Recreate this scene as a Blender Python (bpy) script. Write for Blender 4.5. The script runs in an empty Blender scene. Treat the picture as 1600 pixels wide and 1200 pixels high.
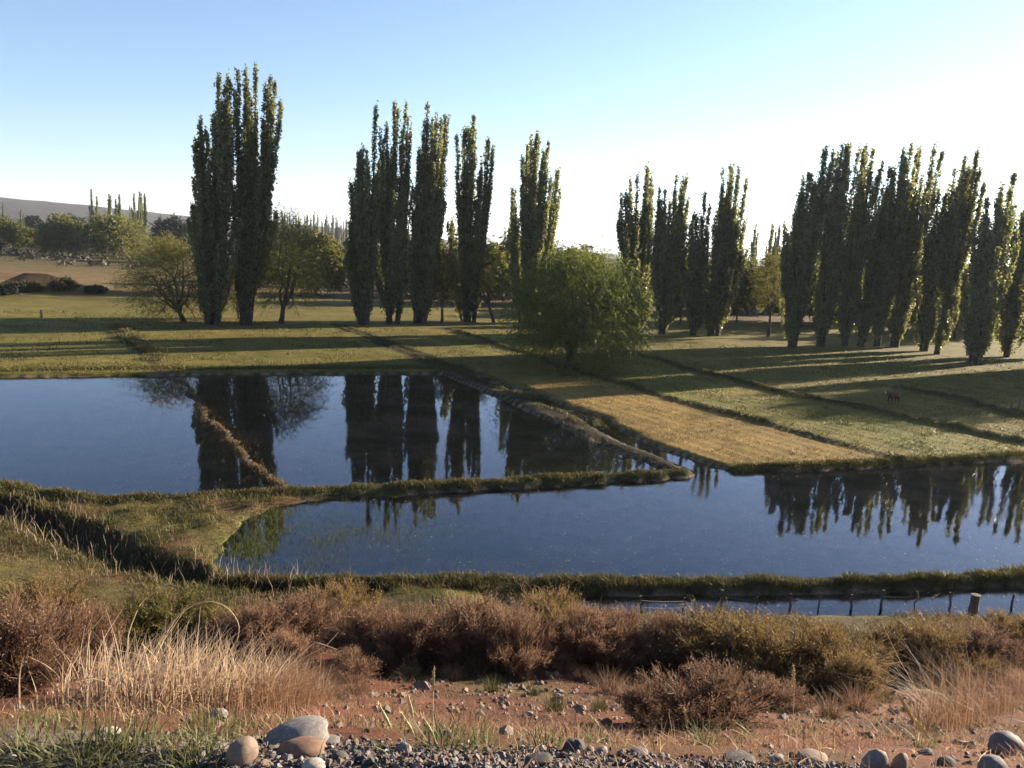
import bpy, bmesh, math, random
import numpy as np
from mathutils import Matrix, Vector

# ------------------------------------------------------------------ camera
SC = bpy.context.scene
COL = SC.collection
FPX = 1202.0                       # focal length in pixels of a 1600 px wide frame
CAMH = 8.0
ROLL = math.radians(2.9)
PITCH = math.atan(214 / FPX * math.cos(ROLL))
_f = np.array([0, math.cos(PITCH), -math.sin(PITCH)])
_u0 = np.array([0, math.sin(PITCH), math.cos(PITCH)])
_r = np.array([1.0, 0, 0]) * math.cos(ROLL) + _u0 * math.sin(ROLL)
_u = -np.array([1.0, 0, 0]) * math.sin(ROLL) + _u0 * math.cos(ROLL)
cam = bpy.data.objects.new('camera', bpy.data.cameras.new('camera'))
COL.objects.link(cam)
cam.data.sensor_width = 36.0
cam.data.lens = FPX / 1600 * 36.0
cam.data.clip_start = 0.05
cam.data.clip_end = 30000
M = Matrix.Identity(4)
for i in range(3):
    M[i][0] = _r[i]; M[i][1] = _u[i]; M[i][2] = -_f[i]
M[2][3] = CAMH
cam.matrix_world = M
SC.camera = cam

# ------------------------------------------------------------------ sky, sun, exposure
SUN_AZ = math.radians(57)          # clockwise from +Y (the view direction)
SUN_EL = math.radians(14.5)
W = bpy.data.worlds.new('World'); SC.world = W; W.use_nodes = True
nt = W.node_tree; nt.nodes.clear()
sky = nt.nodes.new('ShaderNodeTexSky'); sky.sky_type = 'NISHITA'; sky.sun_disc = False
sky.sun_elevation = SUN_EL; sky.sun_rotation = SUN_AZ
sky.altitude = 400; sky.air_density = 1.0; sky.dust_density = 0.3; sky.ozone_density = 4.0
bg = nt.nodes.new('ShaderNodeBackground'); bg.inputs['Strength'].default_value = 0.05
wo = nt.nodes.new('ShaderNodeOutputWorld')
nt.links.new(sky.outputs[0], bg.inputs[0]); nt.links.new(bg.outputs[0], wo.inputs[0])
sun = bpy.data.objects.new('sun', bpy.data.lights.new('sun', 'SUN')); COL.objects.link(sun)
sun.data.energy = 5.0; sun.data.angle = math.radians(0.55); sun.data.color = (1.0, 0.86, 0.66)
sdir = Vector((math.sin(SUN_AZ) * math.cos(SUN_EL), math.cos(SUN_AZ) * math.cos(SUN_EL), math.sin(SUN_EL)))
sun.rotation_euler = sdir.to_track_quat('Z', 'Y').to_euler()
SC.view_settings.view_transform = 'Standard'; SC.view_settings.look = 'None'
SC.view_settings.gamma = 1; SC.view_settings.use_curve_mapping = False
SC.view_settings.exposure = 2.2
SC.cycles.use_denoising = True
SC.cycles.max_bounces = 6; SC.cycles.transparent_max_bounces = 10
SC.cycles.caustics_reflective = False; SC.cycles.caustics_refractive = False
SC.cycles.volume_bounces = 0

# ------------------------------------------------------------------ helpers
R = np.random.default_rng(7)
ORD = ('first second third fourth fifth sixth seventh eighth ninth tenth eleventh twelfth thirteenth fourteenth fifteenth sixteenth seventeenth eighteenth nineteenth twentieth '
       'twenty-first twenty-second twenty-third twenty-fourth').split()


def vnoise(x, y, seed=0):
    x = np.asarray(x, float); y = np.asarray(y, float)
    xi = np.floor(x); yi = np.floor(y); fx = x - xi; fy = y - yi
    xi = xi.astype(np.int64); yi = yi.astype(np.int64)

    def h(a, b):
        n = (a * 374761393 + b * 668265263 + seed * 974634777) & 0xffffffff
        n = ((n ^ (n >> 13)) * 1274126177) & 0xffffffff
        n = ((n ^ (n >> 16)) * 2246822519) & 0xffffffff
        return ((n ^ (n >> 15)) & 0xffff) / 65535.0
    fx = fx * fx * (3 - 2 * fx); fy = fy * fy * (3 - 2 * fy)
    a = h(xi, yi); b = h(xi + 1, yi); c = h(xi, yi + 1); d = h(xi + 1, yi + 1)
    return (a * (1 - fx) + b * fx) * (1 - fy) + (c * (1 - fx) + d * fx) * fy


def fbm(x, y, seed=0, octv=4):
    s = 0; a = 0.5; t = 0
    for o in range(octv):
        s = s + a * vnoise(x * 2 ** o, y * 2 ** o, seed + o * 17); t += a; a *= 0.5
    return s / t                     # 0..1


def sstep(a, b, x):
    t = np.clip((x - a) / (b - a), 0, 1)
    return t * t * (3 - 2 * t)


def ray(px, py):
    d = _f + (px - 800) / FPX * _r - (py - 600) / FPX * _u
    return d


def G(px, py, z=0.0):
    """the point of the level z that lies under a direction of view"""
    d = ray(px, py); t = (z - CAMH) / d[2]
    return np.array([d[0] * t, d[1] * t])


def poly(pts, z=0.0):
    return np.array([G(x, y, z) for x, y in pts])


def dline(X, Y, pts):
    """distance to a polyline and signed side"""
    best = np.full(np.shape(X), 1e9); side = np.zeros(np.shape(X))
    for (ax, ay), (bx, by) in zip(pts[:-1], pts[1:]):
        dx, dy = bx - ax, by - ay; L2 = dx * dx + dy * dy + 1e-9
        t = np.clip(((X - ax) * dx + (Y - ay) * dy) / L2, 0, 1)
        d = np.hypot(X - ax - t * dx, Y - ay - t * dy)
        m = d < best
        side = np.where(m, np.sign((X - ax) * dy - (Y - ay) * dx), side)
        best = np.where(m, d, best)
    return best, side                # side > 0: right of the travel direction


def sdpoly(X, Y, pts):
    p = np.vstack([pts, pts[:1]])
    d, _ = dline(X, Y, p)
    ins = np.zeros(np.shape(X), bool)
    for (ax, ay), (bx, by) in zip(p[:-1], p[1:]):
        c = (ay > Y) != (by > Y)
        with np.errstate(divide='ignore', invalid='ignore'):
            xi = (bx - ax) * (Y - ay) / (by - ay + 1e-12) + ax
        ins ^= c & (X < xi)
    return np.where(ins, -d, d)


# ------------------------------------------------------------------ the lie of the land (z = 0 is the water level)
B_AB = poly([(186, 514), (218, 545), (252, 580), (285, 604), (312, 628), (345, 665), (385, 712), (440, 766)])   # between the two far ponds
B_DIAG = poly([(500, 508), (560, 530), (620, 553), (700, 586), (800, 628), (900, 672), (1000, 716), (1085, 745)])  # pond / golden strip
D_DIAG = poly([(540, 512), (640, 548), (720, 580), (820, 614), (920, 657), (1020, 700), (1115, 738)])            # ditch beside it
B_GOLD = poly([(700, 516), (800, 548), (930, 594), (1030, 622), (1130, 651), (1280, 690), (1405, 724)])          # golden / green strip
B_GREEN = poly([(900, 530), (1000, 560), (1127, 594), (1229, 621), (1330, 641), (1480, 672), (1620, 702), (2000, 780)])
B_FAR = poly([(1400, 610), (1500, 630), (1600, 656), (1800, 700)])
B_MID = poly([(-300, 735), (0, 768), (60, 780), (160, 790), (280, 786), (400, 777), (520, 771), (640, 767), (760, 759), (900, 752), (1000, 747), (1080, 742)])
B_LEVEE = poly([(330, 918), (440, 923), (600, 922), (760, 921), (900, 920), (1050, 921), (1200, 921), (1350, 919), (1480, 914), (1600, 905), (2200, 855)])
C_CHAN = poly([(450, 958), (900, 957), (1100, 956), (1300, 953), (1450, 948), (1600, 942), (2200, 897)])
D_LEFT = poly([(-300, 735), (0, 797), (80, 828), (160, 862), (220, 893), (290, 914), (370, 927), (450, 938), (560, 942)])
L_FIELD = poly([(-300, 455), (0, 466), (130, 470), (290, 478), (520, 486)])
P_AB = poly([(-700, 588), (0, 589), (230, 588), (300, 586), (500, 584), (690, 584), (760, 614), (850, 652), (950, 697), (1062, 741),
             (1000, 744), (900, 749), (760, 755), (640, 763), (520, 767), (400, 773), (280, 781), (160, 783), (60, 773), (0, 758), (-300, 720), (-700, 690)])
P_C = poly([(1060, 746), (1110, 741), (1190, 738), (1300, 735), (1410, 728), (1500, 723), (1600, 719), (1900, 705), (2400, 690),
            (2400, 830), (1600, 893), (1480, 902), (1350, 907), (1150, 908), (900, 907), (600, 909), (440, 910), (365, 903), (338, 880), (336, 852),
            (370, 815), (420, 792), (520, 777), (640, 773), (760, 764), (900, 757), (1000, 752)])

WEED = G(455, 818); WEED2 = G(400, 872)
SLOPE_Y = np.array([-9, -5, 0, 2.15, 2.6, 3.2, 4, 5, 7, 9, 11, 12.5, 14, 15.2, 16.4, 17.5])
SLOPE_Z = np.array([6.3, 6.4, 6.43, 6.40, 6.16, 5.79, 5.27, 4.66, 3.45, 2.33, 1.34, 0.93, 0.68, 0.50, 0.36, 0.22])


def wander(X, Y):
    return 1.1 * (fbm(X * .30, Y * .30, 58, 2) - .5) + .35 * (fbm(X * 1.1, Y * 1.1, 59, 2) - .5)


def land(X, Y):
    X = np.asarray(X, float); Y = np.asarray(Y, float)
    far = sstep(60, 200, np.hypot(X, Y))
    z = 0.17 + 0.05 * (fbm(X * .35, Y * .35, 3) - .5) + 0.03 * (fbm(X * 2, Y * 2, 5, 2) - .5) + far * 1.1 * (fbm(X * .011, Y * .011, 9) - .4)
    # faint ridges left by the mower run along the strips
    dg, sg = dline(X, Y, B_GOLD)
    dr, sr = dline(X, Y, B_GREEN)
    strips = sstep(26, 28, Y) * (1 - sstep(58, 66, Y)) * (X > -2)
    z = z + strips * 0.02 * np.sin(dg * 2 * math.pi / 0.85 + 3 * fbm(X * .3, Y * .3, 21))
    # embankment and the road on it
    zs = np.interp(Y + 0.5 * (fbm(X * .4, Y * .4, 31) - .5) * sstep(3.0, 6, Y) - 0.018 * X * sstep(9, 14, Y), SLOPE_Y, SLOPE_Z)
    zs = zs + 0.10 * (fbm(X * .9, Y * .9, 33) - .5) * sstep(2.5, 5, Y) + 0.03 * (fbm(X * 5, Y * 5, 35, 2) - .5)
    left_rise = 0.35 * (1 - sstep(-13, -8, X)) * (1 - sstep(17, 22, Y))
    zs = zs + left_rise
    near = 1 - sstep(15.2, 17.6, Y)
    z = z * (1 - near) + zs * near
    back = 1 - sstep(-9, -5, Y)
    z = np.where(Y < -5, 6.3 * (1 - back) + (6.3 - np.clip(-5 - Y, 0, 8) * .75) * back, z)
    # left: hummocky ground between ditch and pond
    hum = (X < -3.5) & (Y > 14.5) & (Y < 24.5)
    z = z + np.where(hum, .22 * (fbm(X * 1.1, Y * 1.1, 37, 3) - .5) + .10 * (fbm(X * 3.2, Y * 3.2, 38, 2) - .5), 0)
    # ponds
    bed = -0.13 + 0.07 * (fbm(X * .5, Y * .5, 41) - .5) + 0.06 * (fbm(X * 2.2, Y * 2.2, 43, 2) - .5)
    shoal = np.maximum(np.exp(-(((X - WEED[0]) / 2.2) ** 2 + ((Y - WEED[1]) / 1.3) ** 2)), np.exp(-(((X - WEED2[0]) / 1.3) ** 2 + ((Y - WEED2[1]) / 1.3) ** 2)))
    bed = bed + .10 * shoal * sstep(.30, .62, fbm(X * .9, Y * .9, 49, 3))
    wob = 0.9 * (fbm(X * .8, Y * .8, 45, 4) - .5)
    for P in (P_AB, P_C):
        s = sdpoly(X, Y, P) + wob * 0.7
        k = sstep(0.22, -0.25, s)
        z = z * (1 - k) + bed * k
    # channel behind the levee, ditch on the left, ditch beside the golden strip
    dc, _ = dline(X, Y, C_CHAN)
    k = sstep(.92, .66, dc + wob * .25 - .015 * X) * sstep(-1.5, 1.0, X)
    z = z * (1 - k) + (-0.12) * k
    dd, _ = dline(X, Y, D_LEFT)
    k = sstep(0.66, 0.22, dd + wob * .45)
    z = z * (1 - k) + (-0.34 + .16 * fbm(X * 3, Y * 3, 47, 2)) * k
    dd, _ = dline(X + wander(X, Y), Y, D_DIAG)
    k = sstep(0.85, 0.5, dd + wob * .25) * sstep(55, 48, Y)
    z = z * (1 - k) + (-0.03 - .05 * sstep(34, 28, Y) + .05 * (fbm(X * 2, Y * 2, 48, 2) - .5)) * k
    # earth banks
    wnd = wander(X, Y)
    def bank(pts, w, h, nz=.5, seed=60):
        nonlocal z
        d, s = dline(X + wnd, Y, pts)
        hh = h * (1 - nz + nz * 2 * fbm(X * 1.3, Y * 1.3, seed, 3))
        p = sstep(w, w * .25, d + .35 * w * (fbm(X * 2.1, Y * 2.1, seed + 1, 2) - .5) * 2)
        z = np.maximum(z, z * (1 - p) + hh * p) if h > 0 else z
    bank(B_AB, .24, .065, 1.0, 60)
    bank(B_DIAG, .24, .11, .6, 63)
    bank(B_GOLD, .34, .30, .35, 66)
    bank(B_GREEN, .42, .34, .3, 69)
    bank(B_FAR, .6, .4, .3, 72)
    bank(B_MID, .42, .20, .5, 75)
    bank(B_LEVEE, .40, .22, .3, 78)
    bank(L_FIELD, .7, .5, .3, 81)
    # earth heap in the far field
    mx, my = -57.0, 92.0
    z = z + 2.2 * np.exp(-(((X - mx) / 3.4) ** 2 + ((Y - my) / 2.4) ** 2)) * (0.35 + 1.3 * fbm(X * .55, Y * .55, 90)) \
          + 0.9 * np.exp(-(((X - mx - 5) / 3.5) ** 2 + ((Y - my + 1) / 2.0) ** 2)) * (0.5 + fbm(X * .9, Y * .9, 91))
    return z


def hit(px, py, tmax=900):
    """first place where a direction of view meets the land"""
    d = ray(px, py)
    t = np.concatenate([np.arange(1.2, 30, .12), np.geomspace(30, tmax, 260)])
    for _ in range(3):
        below = CAMH + d[2] * t < land(d[0] * t, d[1] * t)
        k = int(np.argmax(below)) if below.any() else len(t) - 1
        t = np.linspace(t[max(k - 1, 0)], t[k], 14)
    k = float(t[-1])
    return np.array([d[0] * k, d[1] * k, float(land(d[0] * k, d[1] * k))])


def depth(p):
    return float(np.dot(np.array(p) - np.array([0, 0, CAMH]), _f))


def on(x, y):
    return np.array([x, y, float(land(x, y))])


# ------------------------------------------------------------------ materials
def node_mat(name):
    m = bpy.data.materials.new(name); m.use_nodes = True
    n = m.node_tree; n.nodes.clear()
    out = n.nodes.new('ShaderNodeOutputMaterial')
    return m, n, out


def mixcol(n, fac, a, b, blend='MIX'):
    x = n.nodes.new('ShaderNodeMix'); x.data_type = 'RGBA'; x.blend_type = blend
    for s, v in ((x.inputs[0], fac), (x.inputs[6], a), (x.inputs[7], b)):
        if isinstance(v, bpy.types.NodeSocket): n.links.new(v, s)
        elif isinstance(v, tuple): s.default_value = v + (1,) if len(v) == 3 else v
        else: s.default_value = v
    return x.outputs[2]


def ramp(n, src, stops):
    r = n.nodes.new('ShaderNodeValToRGB'); n.links.new(src, r.inputs[0])
    e = r.color_ramp.elements
    while len(e) < len(stops): e.new(0.5)
    for el, (p, c) in zip(e, stops):
        el.position = p; el.color = c + (1,) if len(c) == 3 else c
    return r.outputs[0]


def leaf_mat(name, stops, transl=.35, tip=None, tipfac=.6, rough=.6, gloss=.25, tcol=None):
    """colour by leaf; an optional second colour towards the tips; some light comes through"""
    m, n, out = node_mat(name)
    g = n.nodes.new('ShaderNodeNewGeometry')
    c = ramp(n, g.outputs['Random Per Island'], stops)
    oi = n.nodes.new('ShaderNodeObjectInfo')
    hsv = n.nodes.new('ShaderNodeHueSaturation')
    mr = n.nodes.new('ShaderNodeMapRange'); n.links.new(oi.outputs['Random'], mr.inputs[0])
    mr.inputs[3].default_value = .85; mr.inputs[4].default_value = 1.15
    n.links.new(mr.outputs[0], hsv.inputs['Value'])
    if tip:
        at = n.nodes.new('ShaderNodeAttribute'); at.attribute_name = 'tip'
        mm = n.nodes.new('ShaderNodeMath'); mm.operation = 'MULTIPLY'; mm.inputs[1].default_value = tipfac
        n.links.new(at.outputs['Fac'], mm.inputs[0])
        c = mixcol(n, mm.outputs[0], c, tip)
    n.links.new(c, hsv.inputs['Color']); c = hsv.outputs[0]
    b = n.nodes.new('ShaderNodeBsdfPrincipled'); n.links.new(c, b.inputs['Base Color'])
    b.inputs['Roughness'].default_value = rough
    b.inputs['Specular IOR Level'].default_value = gloss
    if transl > 0:
        t = n.nodes.new('ShaderNodeBsdfTranslucent')
        if tcol: n.links.new(mixcol(n, 1.0, c, tcol, 'MULTIPLY'), t.inputs[0])
        else: n.links.new(c, t.inputs[0])
        mx = n.nodes.new('ShaderNodeMixShader'); mx.inputs[0].default_value = transl
        n.links.new(b.outputs[0], mx.inputs[1]); n.links.new(t.outputs[0], mx.inputs[2])
        n.links.new(mx.outputs[0], out.inputs[0])
    else:
        n.links.new(b.outputs[0], out.inputs[0])
    return m


def solid_mat(name, c1, c2, scale=6, rough=.85, bump=.3, bscale=None, c3=None, coord='Object'):
    m, n, out = node_mat(name)
    tc = n.nodes.new('ShaderNodeTexCoord')
    nz = n.nodes.new('ShaderNodeTexNoise'); nz.inputs['Scale'].default_value = scale; nz.inputs['Detail'].default_value = 6
    n.links.new(tc.outputs[coord], nz.inputs['Vector'])
    stops = [(.3, c1), (.68, c2)]
    if c3: stops = [(.3, c1), (.55, c2), (.72, c3)]
    c = ramp(n, nz.outputs[0], stops)
    oi = n.nodes.new('ShaderNodeObjectInfo')
    hsv = n.nodes.new('ShaderNodeHueSaturation')
    mr = n.nodes.new('ShaderNodeMapRange'); n.links.new(oi.outputs['Random'], mr.inputs[0])
    mr.inputs[3].default_value = .75; mr.inputs[4].default_value = 1.25
    n.links.new(mr.outputs[0], hsv.inputs['Value']); n.links.new(c, hsv.inputs['Color'])
    b = n.nodes.new('ShaderNodeBsdfPrincipled'); n.links.new(hsv.outputs[0], b.inputs['Base Color'])
    b.inputs['Roughness'].default_value = rough; b.inputs['Specular IOR Level'].default_value = .3
    n2 = n.nodes.new('ShaderNodeTexNoise'); n2.inputs['Scale'].default_value = bscale or scale * 5; n2.inputs['Detail'].default_value = 5
    n.links.new(tc.outputs[coord], n2.inputs['Vector'])
    bp = n.nodes.new('ShaderNodeBump'); bp.inputs['Strength'].default_value = bump; bp.inputs['Distance'].default_value = .05
    n.links.new(n2.outputs[0], bp.inputs['Height']); n.links.new(bp.outputs[0], b.inputs['Normal'])
    n.links.new(b.outputs[0], out.inputs[0])
    return m


MAT = {}
MAT['poplar'] = leaf_mat('poplar_leaf', [(0, (.095, .106, .058)), (.5, (.165, .175, .094)), (1, (.26, .262, .145))], .58, rough=.42, gloss=.55, tcol=(1.15, 1.1, .55))
MAT['willow'] = leaf_mat('willow_leaf', [(0, (.080, .088, .022)), (.5, (.125, .130, .033)), (1, (.19, .185, .05))], .45, tcol=(1.0, 1.0, .55))
MAT['light_willow'] = leaf_mat('light_willow_leaf', [(0, (.080, .092, .024)), (.5, (.130, .142, .038)), (1, (.20, .205, .062))], .5, tcol=(1.0, 1.05, .55))
MAT['thin_willow'] = leaf_mat('thin_willow_leaf', [(0, (.085, .082, .024)), (.6, (.14, .125, .036)), (1, (.20, .175, .055))], .48, tcol=(1.0, 1.0, .6))
MAT['evergreen'] = leaf_mat('evergreen_leaf', [(0, (.014, .022, .018)), (1, (.034, .046, .030))], .15)
MAT['bright_bush'] = leaf_mat('bright_bush_leaf', [(0, (.095, .098, .024)), (1, (.18, .165, .045))], .48)
MAT['scrub'] = leaf_mat('scrub_leaf', [(0, (.045, .032, .022)), (.6, (.075, .058, .032)), (1, (.10, .095, .038))], .25)
MAT['bark'] = solid_mat('dark_bark', (.030, .024, .019), (.075, .060, .046), 3, .9, .6)
MAT['twig'] = leaf_mat('brown_twig', [(0, (.082, .043, .038)), (.5, (.140, .074, .058)), (1, (.205, .115, .078))], .34, tip=(.30, .195, .10), tipfac=.48, gloss=.1)
MAT['twig_gold'] = leaf_mat('ochre_twig', [(0, (.092, .053, .031)), (.5, (.150, .088, .046)), (1, (.21, .13, .060))], .36, tip=(.26, .19, .065), tipfac=.5, gloss=.1)
MAT['twig_olive'] = leaf_mat('olive_twig', [(0, (.058, .047, .02)), (.5, (.098, .080, .028)), (1, (.145, .118, .04))], .32, tip=(.20, .175, .045), tipfac=.6, gloss=.1)
MAT['straw'] = leaf_mat('dry_straw', [(0, (.22, .125, .075)), (.5, (.36, .235, .145)), (1, (.54, .41, .28))], .38, tip=(.60, .47, .33), tipfac=.5, gloss=.2)
MAT['stalk'] = leaf_mat('pale_stalk', [(0, (.50, .40, .27)), (1, (.62, .52, .36))], .25)
MAT['red_straw'] = leaf_mat('rusty_straw', [(0, (.12, .060, .038)), (.5, (.19, .10, .06)), (1, (.28, .165, .10))], .35, tip=(.29, .19, .115), tipfac=.4, gloss=.15)
MAT['green_grass'] = leaf_mat('green_grass', [(0, (.040, .055, .018)), (.5, (.080, .092, .030)), (1, (.165, .155, .062))], .35, tip=(.22, .19, .085), tipfac=.5)
MAT['weed'] = leaf_mat('water_weed', [(0, (.034, .048, .010)), (.5, (.062, .078, .015)), (1, (.105, .112, .028))], .35, tip=(.12, .12, .03), tipfac=.4)
MAT['bank_grass'] = leaf_mat('bank_grass', [(0, (.020, .025, .008)), (.5, (.042, .046, .013)), (1, (.090, .078, .024))], .3, tip=(.13, .105, .033), tipfac=.6)
MAT['brown_reed'] = leaf_mat('brown_reed', [(0, (.06, .036, .022)), (.5, (.105, .064, .030)), (1, (.165, .108, .043))], .3, tip=(.20, .14, .05), tipfac=.4)
MAT['field_grass'] = leaf_mat('field_grass', [(0, (.09, .055, .017)), (.5, (.135, .085, .025)), (1, (.20, .13, .04))], .3, tip=(.23, .155, .048), tipfac=.4)
MAT['field_green'] = leaf_mat('field_green', [(0, (.048, .047, .009)), (.5, (.076, .069, .015)), (1, (.115, .095, .024))], .3, tip=(.13, .104, .028), tipfac=.4)
MAT['seed'] = leaf_mat('seed_head', [(0, (.36, .30, .14)), (1, (.52, .44, .24))], .35)
MAT['weathered_wood'] = solid_mat('weathered_wood', (.065, .050, .042), (.14, .115, .095), 14, .9, .6)
MAT['wire'] = solid_mat('rusty_wire', (.09, .07, .06), (.16, .13, .11), 30, .6, .1)
MAT['stone_grey'] = solid_mat('grey_speckled_stone', (.1275, .1087, .1013), (.2025, .1762, .1613), 9, .85, .35, 60, (.3000, .2700, .2475))
MAT['stone_orange'] = solid_mat('orange_brown_stone', (.1650, .0900, .0600), (.2475, .1425, .0938), 5, .8, .2, 50)
MAT['stone_brown'] = solid_mat('brown_stone', (.1050, .0700, .0504), (.1680, .1155, .0840), 5, .8, .2, 50)
MAT['stone_dark'] = solid_mat('dark_stone', (.0385, .0350, .0364), (.0840, .0735, .0700), 6, .8, .35, 40)
MAT['stone_pink'] = solid_mat('mauve_stone', (.1105, .0813, .0780), (.1690, .1300, .1202), 5, .75, .2, 50)
MAT['stone_pale'] = solid_mat('pale_stone', (.2550, .2025, .1650), (.3600, .3000, .2475), 6, .85, .25, 50)
MAT['hide'] = solid_mat('russet_hide', (.075, .024, .016), (.12, .040, .026), 6, .8, .15)
MAT['hide_white'] = solid_mat('white_hide', (.5, .46, .42), (.62, .58, .54), 6, .8, .15)
MAT['heap'] = solid_mat('dark_earth', (.05, .034, .026), (.11, .07, .05), 2, .95, .7)


def ground_mat():
    m, n, out = node_mat('ground')
    at = n.nodes.new('ShaderNodeAttribute'); at.attribute_name = 'Col'
    tc = n.nodes.new('ShaderNodeTexCoord')
    def noise(s, d=5, ro=.55):
        q = n.nodes.new('ShaderNodeTexNoise'); q.inputs['Scale'].default_value = s; q.inputs['Detail'].default_value = d
        q.inputs['Roughness'].default_value = ro
        n.links.new(tc.outputs['Object'], q.inputs['Vector']); return q.outputs[0]
    f1 = ramp(n, noise(1.3, 8, .65), [(.25, (.55, .55, .55)), (.75, (1.4, 1.4, 1.4))])
    f2 = ramp(n, noise(14, 6, .7), [(.28, (.55, .53, .50)), (.72, (1.42, 1.42, 1.42))])
    c = mixcol(n, .75, at.outputs['Color'], f1, 'MULTIPLY')
    c = mixcol(n, .85, c, f2, 'MULTIPLY')
    f3 = ramp(n, noise(.28, 5, .6), [(.32, (.66, .70, .62)), (.68, (1.30, 1.24, 1.30))])
    c = mixcol(n, .8, c, f3, 'MULTIPLY')
    b = n.nodes.new('ShaderNodeBsdfPrincipled'); n.links.new(c, b.inputs['Base Color'])
    b.inputs['Roughness'].default_value = .95; b.inputs['Specular IOR Level'].default_value = .12
    bp = n.nodes.new('ShaderNodeBump'); bp.inputs['Strength'].default_value = .7; bp.inputs['Distance'].default_value = .07
    n.links.new(noise(9, 8, .7), bp.inputs['Height']); n.links.new(bp.outputs[0], b.inputs['Normal'])
    n.links.new(b.outputs[0], out.inputs[0])
    return m


def water_mat():
    m, n, out = node_mat('water')
    tc = n.nodes.new('ShaderNodeTexCoord')
    mp = n.nodes.new('ShaderNodeMapping'); mp.inputs['Scale'].default_value = (1.0, .55, 1)
    n.links.new(tc.outputs['Object'], mp.inputs[0])
    a = n.nodes.new('ShaderNodeTexNoise'); a.inputs['Scale'].default_value = 1.6; a.inputs['Detail'].default_value = 4
    n.links.new(mp.outputs[0], a.inputs['Vector'])
    bp = n.nodes.new('ShaderNodeBump'); bp.inputs['Strength'].default_value = .05; bp.inputs['Distance'].default_value = .03
    n.links.new(a.outputs[0], bp.inputs['Height'])
    fr = n.nodes.new('ShaderNodeFresnel'); fr.inputs['IOR'].default_value = 1.55; n.links.new(bp.outputs[0], fr.inputs['Normal'])
    gl = n.nodes.new('ShaderNodeBsdfGlossy'); pn = n.nodes.new('ShaderNodeTexNoise'); pn.inputs['Scale'].default_value = .22; pn.inputs['Detail'].default_value = 3; n.links.new(mp.outputs[0], pn.inputs['Vector'])
    rr = n.nodes.new('ShaderNodeMapRange'); n.links.new(pn.outputs[0], rr.inputs[0]); rr.inputs[1].default_value = .45; rr.inputs[2].default_value = .7; rr.inputs[3].default_value = .012; rr.inputs[4].default_value = .055
    n.links.new(rr.outputs[0], gl.inputs['Roughness']); n.links.new(bp.outputs[0], gl.inputs['Normal'])
    gl.inputs['Color'].default_value = (.94, .92, 1, 1)
    tr = n.nodes.new('ShaderNodeBsdfTransparent'); tr.inputs[0].default_value = (.78, .74, .68, 1)
    mx = n.nodes.new('ShaderNodeMixShader'); n.links.new(fr.outputs[0], mx.inputs[0])
    n.links.new(tr.outputs[0], mx.inputs[1]); n.links.new(gl.outputs[0], mx.inputs[2])
    n.links.new(mx.outputs[0], out.inputs[0])
    return m


MAT['ground'] = ground_mat(); MAT['water'] = water_mat()
MAT['hill'] = solid_mat('hill_scrub', (.018, .013, .014), (.050, .036, .033), .022, .95, .6, .1, (.095, .070, .050))
MAT['mountain'] = solid_mat('mountain_rock', (.10, .09, .085), (.16, .145, .135), .002, .95, .2, .01)


# ------------------------------------------------------------------ mesh builders
def new_mesh(name, V, faces, mats, tip=None, col=None, smooth=False, midx=None):
    """faces: list of (n,3) or (n,4) index arrays"""
    me = bpy.data.meshes.new(name)
    V = np.ascontiguousarray(V, dtype=np.float32)
    me.vertices.add(len(V)); me.vertices.foreach_set('co', V.ravel())
    loops = np.concatenate([f.ravel() for f in faces]).astype(np.int32)
    cnt = np.concatenate([np.full(len(f), f.shape[1]) for f in faces]).astype(np.int32)
    me.loops.add(len(loops)); me.loops.foreach_set('vertex_index', loops)
    me.polygons.add(len(cnt))
    st = np.zeros(len(cnt), np.int32); st[1:] = np.cumsum(cnt)[:-1]
    me.polygons.foreach_set('loop_start', st)
    if midx is not None: me.polygons.foreach_set('material_index', np.asarray(midx, np.int32))
    me.polygons.foreach_set('use_smooth', np.full(len(cnt), smooth))
    if tip is not None:
        a = me.attributes.new('tip', 'FLOAT', 'POINT'); a.data.foreach_set('value', np.asarray(tip, np.float32))
    if col is not None:
        a = me.color_attributes.new('Col', 'FLOAT_COLOR', 'POINT')
        c4 = np.ones((len(V), 4), np.float32); c4[:, :3] = col; a.data.foreach_set('color', c4.ravel())
    me.update(calc_edges=True)
    for m in (mats if isinstance(mats, (list, tuple)) else [mats]): me.materials.append(MAT[m] if isinstance(m, str) else m)
    return me


def obj(name, me, parent=None, **props):
    o = bpy.data.objects.new(name, me); COL.objects.link(o)
    if parent is not None: o.parent = parent
    for k, v in props.items():
        if v: o[k] = v
    return o


def thing(name, label, cat, loc, rz=0.0, group=None, scale=1.0):
    o = bpy.data.objects.new(name, None); COL.objects.link(o)
    o.empty_display_size = .2
    o.location = loc; o.rotation_euler = (0, 0, rz); o.scale = (scale,) * 3 if np.isscalar(scale) else scale
    o['label'] = label; o['category'] = cat
    if group: o['group'] = group
    return o


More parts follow.
